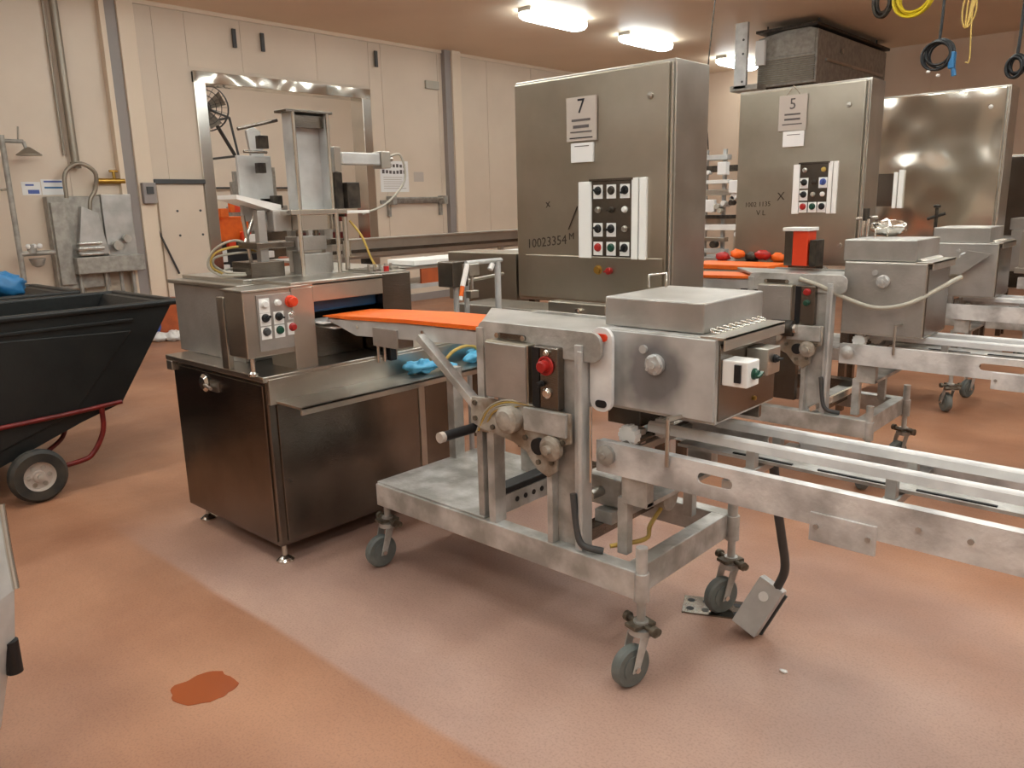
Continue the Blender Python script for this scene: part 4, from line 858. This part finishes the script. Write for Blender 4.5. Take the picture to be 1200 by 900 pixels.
# ------------------------------------------------------------------ black tilt trucks at the left
def tilt_truck(dx, dy_, label, wheels=True, w_=.95):
    t = thing('tilt_truck', label, 'tilt truck', (-5.45+dx, .9+dy_, 0))
    X0, X1 = -5.0+dx, -5.0-w_+dx
    out = [(2.26,1.05),(1.87,.46),(1.63,.39),(1.15,.215),(.35,.215),(-.35,1.05)]
    inn = [(-.28,1.05),(.37,.25),(1.14,.25),(1.62,.43),(1.83,.49),(2.19,1.05)]
    mb = MB()
    # outer shell, inset inner shell, all one moulding
    def loop(x, p, ins): return [V(x, q[0]+dy_, q[1]) for q in p]
    a = loop(X0, out, 0); b = loop(X1, out, 0); c = loop(X0-.03, inn[::-1], 0); d = loop(X1+.03, inn[::-1], 0); n = len(out)
    mb.add(a+b, [tuple(range(n)), tuple(range(2*n-1,n-1,-1))]+[(i,i+n,i+1+n,i+1) for i in range(n-1)])
    mb.add(c+d, [tuple(range(n-1,-1,-1)), tuple(range(n,2*n))]+[(i,i+1,i+1+n,i+n) for i in range(n-1)])
    mb.add([a[0],b[0],c[0],d[0]],[(0,1,3,2)]); mb.add([a[-1],b[-1],c[-1],d[-1]],[(0,2,3,1)])
    mb.add([a[0],a[-1],c[0],c[-1]],[(0,2,3,1)]); mb.add([b[0],b[-1],d[0],d[-1]],[(0,1,3,2)])
    mb.build('bin', 'black_plastic', t)
    # rolled rim and raised side panels
    r_ = MB(); 
    r_.box(X0-.02,X0+.03,-.38+dy_,2.30+dy_,1.03,1.065).box(X1-.03,X1+.02,-.38+dy_,2.30+dy_,1.03,1.065).box(X1,X0,2.25+dy_,2.31+dy_,1.03,1.065).box(X1,X0,-.41+dy_,-.34+dy_,1.03,1.065)
    r_.build('rim', 'black_plastic', t, bevel=.012)
    MB().prism([(1.98+dy_,.90),(1.60+dy_,.46),(1.15+dy_,.30),(1.22+dy_,.93)],'x',X0,X0+.012).build('side_rib', 'black_plastic', t, bevel=.005)
    MB().prism([(1.12+dy_,.93),(1.06+dy_,.30),(.4+dy_,.28),(.0+dy_,.93)],'x',X0,X0+.012).build('side_rib', 'black_plastic', t, bevel=.005)
    B(X0,X0+.02,-.2+dy_,2.0+dy_,.955,.975).build('side_bead', 'black_plastic', t, bevel=.004)
    for xx in ((X0+.03, X1-.03) if wheels else ()):
        s_ = 1 if xx > -5.3+dx else -1
        MB().tube([(xx,-.1+dy_,.47),(xx,.9+dy_,.455),(xx,1.5+dy_,.46),(xx,1.86+dy_,.475)],.014).build('frame_tube', 'red_paint', t)
        MB().tube([(xx,1.74+dy_,.46),(xx,1.73+dy_,.32),(xx,1.66+dy_,.20),(xx,1.58+dy_,.165),(xx,1.34+dy_,.155)],.016).build('frame_leg', 'red_paint', t)
        MB().tube([(xx-.25*s_,1.62+dy_,.40),(xx-.25*s_,1.58+dy_,.27),(xx-.2*s_,1.45+dy_,.2)],.014).build('frame_leg', 'red_paint', t)
        whp = xx+.06*s_
        wm = MB().lathe([(.085,-.035),(.135,-.04),(.152,-.022),(.155,0),(.152,.022),(.135,.04),(.085,.035)],(whp,1.33+dy_,.155),(1,0,0),36).build('wheel', 'tyre', t)
        MB().lathe([(0,.028),(.03,.03),(.035,.012),(.075,.012),(.088,.034),(.088,-.034),(.075,-.012),(.035,-.012),(.03,-.03),(0,-.028)],(whp,1.33+dy_,.155),(1,0,0),28).build('wheel_rim', 'paper_grey', wm)
        mb = MB()
        for k in range(6):
            c_, s2 = math.cos(k*1.047), math.sin(k*1.047); mb.cyl((whp+.014*s_,1.33+dy_+.055*c_,.155+.055*s2),(whp+.018*s_,1.33+dy_+.055*c_,.155+.055*s2),.014,8)
        mb.cyl((whp,1.33+dy_,.155),(whp+.045*s_,1.33+dy_,.155),.014,10); mb.build('wheel_holes', 'worn_brown', wm, kind='stuff')
    if wheels: MB().cyl((X0+.09,1.33+dy_,.155),(X1-.09,1.33+dy_,.155),.014,10).build('axle', 'black', t)
    for yy in ((.1,) if wheels else (1.3,.1)):
        for xx in (X0-.15, X1+.15): castor(xx, yy+dy_, .26, t, 0., .06)
    return t
tilt_truck(0, 0, 'large black plastic tilt truck with red frame at the left edge')
tilt_truck(-1.25, -.15, 'second black tilt truck, only its rim seen behind the first', False)
solo(MB().blob((-6.75,1.80,1.10),(.16,.14,.10),5,.35),'plastic_bag','blue','blue plastic bag bulging out of the rear tilt truck at the left edge','bag')

# metal bin at the bottom left corner
t = thing('metal_cart', 'pale metal cart whose edge shows at the bottom left corner', 'cart', (-2.75, .25, 0))
d_ = Vector((-.7397,-.6725,0)); bk = Vector((.15,-.2,0))
P = [V(-2.555,.585,.79),V(-2.520,.575,.66),V(-2.490,.570,.552),V(-2.485,.548,.40),V(-2.485,.515,.30),V(-2.505,.48,.14)]
vs = []
for p in P: vs += [p, p+d_*.5, p+d_*.5+V(-.35,.35,0)*1.2, p+V(-.35,.35,0)*1.2*.0+d_*.0]
fs = []
mb = MB()
vs = []
for p in P: vs += [p, p+d_*.55, p+d_*.55+V(.30,-.33,0), p+V(.30,-.33,0)]
# body stands towards the lower left, away from the frame
for i in range(len(P)-1):
    for k in range(4): fs.append((i*4+k,i*4+(k+1)%4,(i+1)*4+(k+1)%4,(i+1)*4+k))
fs += [(0,1,2,3),(20,23,22,21)]
mb.add(vs,fs).build('cart_body', 'plate_grey', t, bevel=.006)
MB().tube([P[0],P[1],P[2]],.012,8).build('cart_edge', 'steel_bright', t)
MB().cyl(V(-2.515,.56,.555),V(-2.515,.56,.555)+d_*.5,.012,8).build('cart_seam', 'steel', t)
MB().cyl(V(-2.475,.53,.31),V(-2.475,.53,.41),.022,16).build('bumper', 'black', t)
for p in ((-2.75,.20),(-2.62,.30),(-2.55,.02)): castor(p[0],p[1],.2,t,0.,.05)

# ------------------------------------------------------------------ floor things
mb = MB(); n = 40; ring = []
for i in range(n):
    a = 2*math.pi*i/n; r_ = .125*(1+.28*noise.noise(V(math.cos(a)*1.2,math.sin(a)*1.2,2.3))+.1*noise.noise(V(math.cos(a)*4,math.sin(a)*4,5)))
    ring.append((-2.44+r_*math.cos(a)*.85, 1.06+r_*math.sin(a)*.72))
rq = Matrix.Rotation(R(40),2)
ring = [tuple((rq @ Vector((p[0]+2.44,p[1]-1.06))) + Vector((-2.44,1.06))) for p in ring]
MB().prism(ring,'z',.0,.0015)
solo(MB().prism(ring,'z',.0005,.002),'spill','spill','dark red brown wet spill on the bare floor at lower left','spill')
for k, (x, y) in enumerate(((-10.1,4.34),(-10.0,4.47),(-10.15,4.58))):
    solo(MB().blob((x,y,.05),(.14,.10,.05),k+2,.6,10),'rag','white',['crumpled white rag on the floor by the left wall, nearest the tilt truck','crumpled white rag on the floor, middle one of the three','crumpled white rag on the floor, nearest the orange crate'][k],'rag','white rags on the floor by the left wall')
solo(MB().blob((-10.25,4.36,.16),(.09,.07,.12),9,.5,10),'blue_wrapper','sign_blue','crumpled blue wrapper beside the white rags','wrapper')
solo(B(-10.55,-10.25,4.42,4.80,0,.50),'crate','orange_dull','orange red crate on the floor against the left wall','crate',bevel=.02)
solo(MB().blob((-.98,2.42,.004),(.014,.011,.004),3,.4,6),'crumb','white','white crumb on the floor in front of the junction box','crumb')

# ------------------------------------------------------------------ on the left wall
t = thing('emergency_shower', 'emergency shower pipe with round head and eyewash at the far left', 'shower', (-10.3,2.97,0))
MB().cyl((-10.3,2.97,0),(-10.3,2.97,2.48),.03,12).cyl((-10.3,2.97,2.42),(-10.3,3.18,2.42),.022,10).cyl((-10.3,3.18,2.42),(-10.3,3.20,2.34),.02,10).cyl((-10.58,2.97,1.9),(-10.3,2.97,1.9),.015,8).build('pipe', 'galv', t)
MB().lathe([(.02,.09),(.05,.07),(.13,.01),(.13,0),(0,0)],(-10.3,3.22,2.27),(0,0,1),20).build('shower_head', 'pipe', t)
MB().cyl((-10.3,3.13,2.43),(-10.3,3.15,2.58),.010,8).build('pull_lever', 'pipe', t)
MB().cyl((-10.3,2.97,1.18),(-10.3,3.34,1.18),.03,10).cyl((-10.3,3.10,1.18),(-10.3,3.10,1.28),.05,12).lathe([(.02,-.10),(.06,-.08),(.09,0)],(-10.3,3.14,1.12),(0,0,1),16).build('eyewash_bowl', 'galv', t)
for a in (3.06,3.12,3.18): MB().blob((-10.28,a,1.26),(.03,.03,.03),1,.2,6).build('spray_cap', 'white', t)
# pipe down the wall
solo(MB().cyl((-10.52,3.78,2.15),(-10.52,3.78,ZC),.045,14).cyl((-10.52,3.78,2.15),(-10.52,3.78,2.22),.06,14).cyl((-10.6,3.78,3.2),(-10.52,3.78,3.2),.02,8),'wall_pipe','pipe','tall vertical pipe running to the ceiling on the left wall','pipe')
solo(MB().cyl((-10.56,3.68,2.3),(-10.56,3.68,ZC),.014,10),'thin_pipe','pipe','thin conduit beside the tall vertical pipe','pipe')
# hose station
t = thing('wash_station', 'grey metal wash station with dented panels on the left wall', 'wash station', (-10.4,3.8,.7))
B(-10.59,-10.45,3.38,3.98,.72,1.82).build('back_box', 'galv', t, bevel=.01)
B(-10.59,-10.42,3.98,4.34,.95,1.84).build('side_box', 'steel_matte', t, bevel=.01)
B(-10.45,-10.40,3.40,3.56,.78,1.75).build('side_panel', 'galv', t, bevel=.004)
B(-10.48,-10.28,3.56,4.36,.90,1.10).build('trough', 'galv', t, bevel=.01)
MB().prism([(3.62,1.14),(3.98,1.12),(3.90,1.62),(3.72,1.70)],'x',-10.45,-10.36).build('hopper_plate', 'steel_matte', t, bevel=.006)
MB().box(-10.42,-10.30,3.60,3.90,1.18,1.21).box(-10.42,-10.30,3.62,3.88,1.25,1.27).box(-10.42,-10.30,3.62,3.88,1.12,1.14).build('rack_bars', 'steel_bright', t, bevel=.003, kind='stuff')
MB().cyl((-10.38,4.08,1.22),(-10.32,4.08,1.22),.06,14).cyl((-10.38,4.2,1.3),(-10.32,4.2,1.3),.05,12).build('valve_wheel', 'steel', t)
for a in (3.62,3.92,4.1,4.25): MB().cyl((-10.42,a,.55),(-10.42,a,.92),.025,8).build('drain_pipe', 'galv', t)
MB().box(-10.59,-10.45,3.42,4.3,.55,.60).build('foot_bar', 'galv', t)
solo(MB().tube([(-10.45,3.60,1.80),(-10.45,3.62,2.08),(-10.42,3.78,2.20),(-10.42,3.95,2.10),(-10.45,3.94,1.90),(-10.45,3.86,1.76),(-10.45,3.84,1.5)],.025),'wash_hose','pipe','thick hose looped above the wash station','hose')
t = thing('brass_valve', 'brass valve and nozzle on the wall right of the hose loop', 'valve', (-10.5,4.1,1.98))
MB().cyl((-10.5,3.98,2.0),(-10.5,4.32,2.0),.035,12).cyl((-10.5,4.2,2.0),(-10.5,4.2,2.12),.02,10).cyl((-10.5,4.15,2.12),(-10.5,4.25,2.12),.015,8).build('body', 'brass', t)
B(-10.585,-10.56,3.97,4.30,1.82,1.97).build('bracket', 'panel', t, bevel=.004)
t = thing('safety_notice', 'white and blue safety notices on the left wall above the eyewash', 'notice', (XW+.01,3.42,1.82))
for a, b, z0, z1, c in ((3.18,3.38,1.84,1.99,'paper'),(3.39,3.64,1.84,2.02,'paper')):
    B(XW+.008,XW+.014,a,b,z0,z1).build('sheet', c, t)
for a, b, z0, z1, c in ((3.24,3.36,1.855,1.90,'sign_blue'),(3.22,3.31,1.945,1.965,'sign_blue'),(3.42,3.62,1.985,2.005,'sign_blue'),(3.42,3.62,1.915,1.935,'blue')):
    B(XW+.014,XW+.016,a,b,z0,z1).build('print', c, t)
t = thing('wall_switch', 'grey wall switch box on the white column', 'switch', (XW+.14,4.57,1.72))
B(XW+.145,XW+.22,4.49,4.66,1.72,1.98).build('box', 'trim_grey', t, bevel=.01)
B(XW+.22,XW+.235,4.53,4.62,1.84,1.93).build('rocker', 'hose_dark', t, bevel=.004)
t = thing('wall_guard', 'white bolted guard panel with grey top bar between column and opening', 'guard', (XW+.03,5.02,0))
B(XW+.008,XW+.05,4.74,5.38,.13,1.97).build('guard_panel', 'panel', t, bevel=.004)
MB().box(XW+.008,XW+.09,4.70,5.40,1.97,2.03).build('top_bar', 'hose_dark', t, bevel=.006)
mb = MB()
for a in (4.98,5.30):
    for z in (1.30,1.62): bolt(mb,(XW+.05,a,z),(1,0,0),.016)
mb.build('panel_bolts', 'hose_dark', t, kind='stuff')
solo(MB().cyl((XW+.075,4.66,1.44),(XW+.075,4.90,.80),.014,8),'leaning_rod','hose_dark','thin dark rod leaning on the white guard panel','rod')
t = thing('wall_bracket', 'grey horizontal bumper bar on brackets right of the wall opening', 'bracket', (XW+.1,9.1,1.55))
MB().box(XW+.008,XW+.05,8.42,9.75,1.66,1.72).cyl((XW+.14,8.6,1.74),(XW+.14,9.75,1.74),.022,10).build('bar', 'galv', t, bevel=.004)
for a in (8.55,9.70): MB().box(XW+.02,XW+.20,a,a+.08,1.64,1.78).box(XW+.02,XW+.08,a,a+.05,1.45,1.66).build('end_bracket', 'galv', t, bevel=.006)
t = thing('wall_notice', 'white typed notice on the wall right of the opening', 'notice', (XW+.01,8.78,1.9))
B(XW+.008,XW+.013,8.46,9.06,1.85,2.35).build('sheet', 'paper', t)
random.seed(2)
for k in range(2):
    for q in range(7): B(XW+.013,XW+.015,8.50+.075*q,8.50+.075*q+.05,2.24-.10*k+.01*random.random(),2.29-.10*k+.02*random.random()).build('print_mark', 'ink_soft', t)
for k in range(6): B(XW+.013,XW+.015,8.52,8.90+.1*random.random(),2.08-.035*k,2.09-.035*k).build('print_mark', 'paper_grey', t)
solo(B(XW+.008,XW+.012,9.18,9.40,2.02,2.18),'small_notice','paper_grey','small grey notice right of the typed notice','notice')
solo(B(XW+.008,XW+.05,9.52,9.82,3.55,3.68),'wall_plate','hose','small beige plate high on the wall left of the grey pilaster','plate',bevel=.004)
for k, (y, lb) in enumerate(((6.02,'short dark hanger at the top of the wall left of centre, first of a pair'),(6.45,'short dark hanger at the top of the wall left of centre, second of a pair'),(8.45,'short dark hanger at the top of the wall above the opening right end'),(13.6,'short dark hanger at the top of the wall beside the nearest tall cabinet'))):
    solo(MB().box(XW+.04,XW+.07,y,y+.05,3.78,4.02),'wall_hook','hose_dark',lb,'hook')

# ------------------------------------------------------------------ beyond the opening
t = thing('wall_fan', 'round caged fan on a wall arm beyond the opening', 'fan', (-12.0,6.2,3.0))
FC = V(-12.0,6.28,3.15); FN = V(.8,-.6,-.05).normalized()
mb = MB()
for r_ in (.34,.26,.18,.10): mb.ring(FC+FN*(.10 if r_ < .3 else .04),FN,r_,.006,28,5)
mb.ring(FC-FN*.04,FN,.34,.008,28,5)
u, w_, _ = frame_for(FN)
for k in range(24):
    a = k*math.pi/12; dd = u*math.cos(a)+w_*math.sin(a); mb.tube([FC+FN*.12+dd*.03,FC+FN*.10+dd*.2,FC+FN*.04+dd*.34,FC-FN*.04+dd*.34],.003,4,3)
mb.build('cage', 'hose_dark', t)
bl = MB()
for k in range(4):
    a = k*math.pi/2+.4; dd = u*math.cos(a)+w_*math.sin(a); ee = FN.cross(dd)
    bl.add([FC+dd*.05+ee*.04,FC+dd*.30+ee*.13+FN*.03,FC+dd*.30-ee*.08-FN*.03,FC+dd*.05-ee*.04],[(0,1,2,3)])
bl.build('blades', 'galv', t); MB().cyl(FC-FN*.2,FC+FN*.06,.07,16).build('motor', 'coil_dark', t)
MB().cyl(FC-FN*.2,(-12.6,7.0,3.1),.02,8).cyl((-12.6,7.0,3.1),(-15,7.0,3.1),.02,8).cyl((-12.6,7.0,3.1),(-12.6,7.1,2.5),.02,8).cyl(FC-FN*.15,(-12.7,7.1,2.5),.03,8).cyl((-12.7,7.1,2.5),(-15,7.1,2.5),.02,8).build('arm', 'hose_dark', t)
for k, (y, lb) in enumerate(((6.7,'thin vertical conduit below the fan beyond the opening'),(7.3,'thin vertical conduit right of the fan beyond the opening'))):
    solo(MB().cyl((-14.95,y,1.0),(-14.95,y,ZC),.016,8),'conduit','hose_dark',lb,'conduit')
solo(MB().cyl((-14.95,3.5,2.05),(-14.95,11,2.05),.018,8),'long_conduit','hose_dark','thin horizontal conduit low on the far wall beyond the opening','conduit')
def far_unit(x, y, w_, d_, h, colr, lab, seed, bits):
    t = thing('process_machine', lab, 'machine', (x, y, 0)); random.seed(seed)
    B(x-d_/2,x+d_/2,y-w_/2,y+w_/2,0,h*.6).build('base', colr[0], t, bevel=.02)
    B(x-d_*.4,x+d_*.4,y-w_*.45,y+w_*.45,h*.6,h*.8).build('head', colr[1], t, bevel=.02)
    for k in range(bits):
        yy = y-w_*.45+w_*.9*random.random(); z = h*(.35+.6*random.random()); s_ = .04+.06*random.random()
        B(x+d_/2-.02,x+d_/2+.05+.05*random.random(),yy-s_,yy+s_,z-s_,z+s_).build('module', colr[2+k % (len(colr)-2)], t, bevel=.01)
    for k in range(3): yy = y-w_*.4+w_*.4*k; B(x-.03,x+.03,yy-.03,yy+.03,h*.8,h*(1+.12*random.random())).build('mast', 'galv', t)
    return t
far_unit(-12.1, 6.3, .9, .8, 1.9, ('black','orange','orange','coil_dark','white','red_orange'), 'orange and black machine beyond the opening, nearest its left jamb', 3, 12)
far_unit(-12.6, 7.35, .9, .8, 2.1, ('steel_dark','galv','coil_dark','red_orange','white'), 'grey and red machine beyond the opening behind the tray machine', 8, 10)
far_unit(-12.2, 8.3, .6, .7, 2.0, ('red_paint','galv','red_paint','coil_dark'), 'dark red machine beyond the opening near its right jamb', 5, 6)
far_unit(-9.2, 6.1, .8, .6, 1.25, ('black','orange_dull','orange','steel'), 'black bin-like machine with orange top in front of the opening', 6, 6)

# ------------------------------------------------------------------ hanging from the ceiling
t = thing('refrigeration_unit', 'large grey refrigeration unit hanging under the ceiling behind the cabinet marked 5', 'cooling unit', (-5.4,13.6,3.3))
bodyp = [(-5.95,3.28),(-5.02,3.28),(-5.02,4.02),(-5.25,4.10),(-5.95,4.0)]
MB().prism(bodyp,'y',12.3,15.3).build('casing', 'galv', t, bevel=.01)
cf = MB(); 
for k in range(12): cf.box(-5.93,-5.05,12.27,12.30,3.32+.03*k,3.335+.03*k)
cf.build('louvres', 'pipe', t, kind='stuff')
B(-5.9,-5.06,12.285,12.30,3.70,4.0).build('front_panel', 'galv', t)
MB().box(-5.95,-5.0,12.2,15.4,4.06,4.10).build('hanger_frame', 'coil_dark', t)
for yy in (12.5,15.0):
    for xx in (-5.9,-5.1): MB().cyl((xx,yy,4.0),(xx,yy,ZC),.015,8).build('hanger_rod', 'coil_dark', t)
B(-5.9,-5.1,12.4,15.2,3.24,3.28).build('drip_pan', 'coil_dark', t)
MB().box(-5.01,-4.99,12.6,15.1,3.6,3.64).cyl((-5.0,13.2,3.8),(-4.98,13.2,3.8),.04,12).build('side_trim', 'steel', t)
solo(MB().box(-5.95,-5.80,12.20,12.27,3.60,3.96),'white_box','white_gloss','bright white box on the left end of the refrigeration unit','box',bevel=.005)
t = thing('strut_bracket', 'pale vertical strut bracket hanging from the ceiling left of the refrigeration unit', 'bracket', (-6.3,12.0,3.2))
MB().box(-6.14,-5.94,11.9,11.96,3.25,ZC).build('strut', 'plate_grey', t, bevel=.005)
mb = MB()
for z in (3.35,3.75,3.95): mb.cyl((-6.0,11.9,z),(-6.0,11.895,z),.018,10)
mb.build('strut_holes', 'hose_dark', t, kind='stuff')
MB().box(-6.2,-5.75,11.9,12.2,3.22,3.30).build('foot_shelf', 'galv', t, bevel=.004)
def coil(c, R0, r, n, colr, lab, lead=None, grpn=(0,-1,0), sx=1.):
    c = Vector(c); t = thing('coiled_cable', lab, 'cable', tuple(c-V(0,0,R0)))
    mb = MB()
    for k in range(n): mb.ring(c+V(.012*(k % 3)-.012,.02*k-.03,.014*((k*5) % 3)-.01),grpn,R0*(1-.04*((k*3) % 4)),r,30,6,sx=sx)
    mb.build('loops', colr, t)
    if lead: MB().tube([c+V(0,0,R0),c+V(.01,0,R0+.3),V(c.x+.02,c.y,ZC)],r*1.1,6).build('lead', colr, t)
    return t
t = coil((-2.19,8.0,2.79),.115,.011,6,'black','black coiled cable hanging over the wavy cabinet with a teal plug',True)
MB().box(-2.10,-2.05,7.97,8.03,2.66,2.80).cyl((-2.06,8.0,2.66),(-2.05,8.0,2.60),.02,8).build('plug', 'blue', t, bevel=.008, label='teal plug')
for dx in (-.06,.02): MB().blob((-2.19+dx,7.97,2.655-.04*(dx > 0)),(.018,.012,.012),1,.2,6).build('tag', 'white', t)
coil((-1.585,8.0,2.62),.08,.012,5,'black','small black coiled cable at the right edge',True,sx=.7)
coil((-3.13,10.3,3.79),.20,.016,6,'yellow','yellow coiled cable at the top edge',True)
coil((-3.46,10.3,3.80),.16,.02,4,'coil_dark','dark coiled cable left of the yellow coil at the top edge',True,sx=.55)
t = thing('hanging_cable', 'yellow cable bundle hanging in a narrow hank right of the black coil', 'cable', (-1.95,8.0,2.7))
mb = MB()
for k in range(4): mb.tube([(-1.98+.02*k,8.0,ZC),(-2.0+.02*k,8.0,3.4),(-2.03+.035*k,8.0,3.1),(-1.99,8.0,2.98),(-1.96+.01*k,8.0,3.2)],.007,6)
mb.build('hank', 'yellow_dull', t); MB().tube([(-1.96,8.0,3.4),(-1.95,8.0,3.0),(-1.94,8.0,2.72),(-1.97,8.0,2.70)],.006,6).build('tail', 'yellow_dull', t)
solo(B(-3.95,-3.72,15.90,15.99,3.0,3.14),'wall_box','hose_dark','small dark box on the back wall above the wavy cabinet','box',bevel=.005)
solo(B(-5.0,-4.55,15.95,15.99,3.05,3.09),'wall_rail','hose_dark','short dark rail on the back wall above the middle cabinet','rail')

for o in list(bpy.data.objects):
    if '_base' in o: del o['_base']
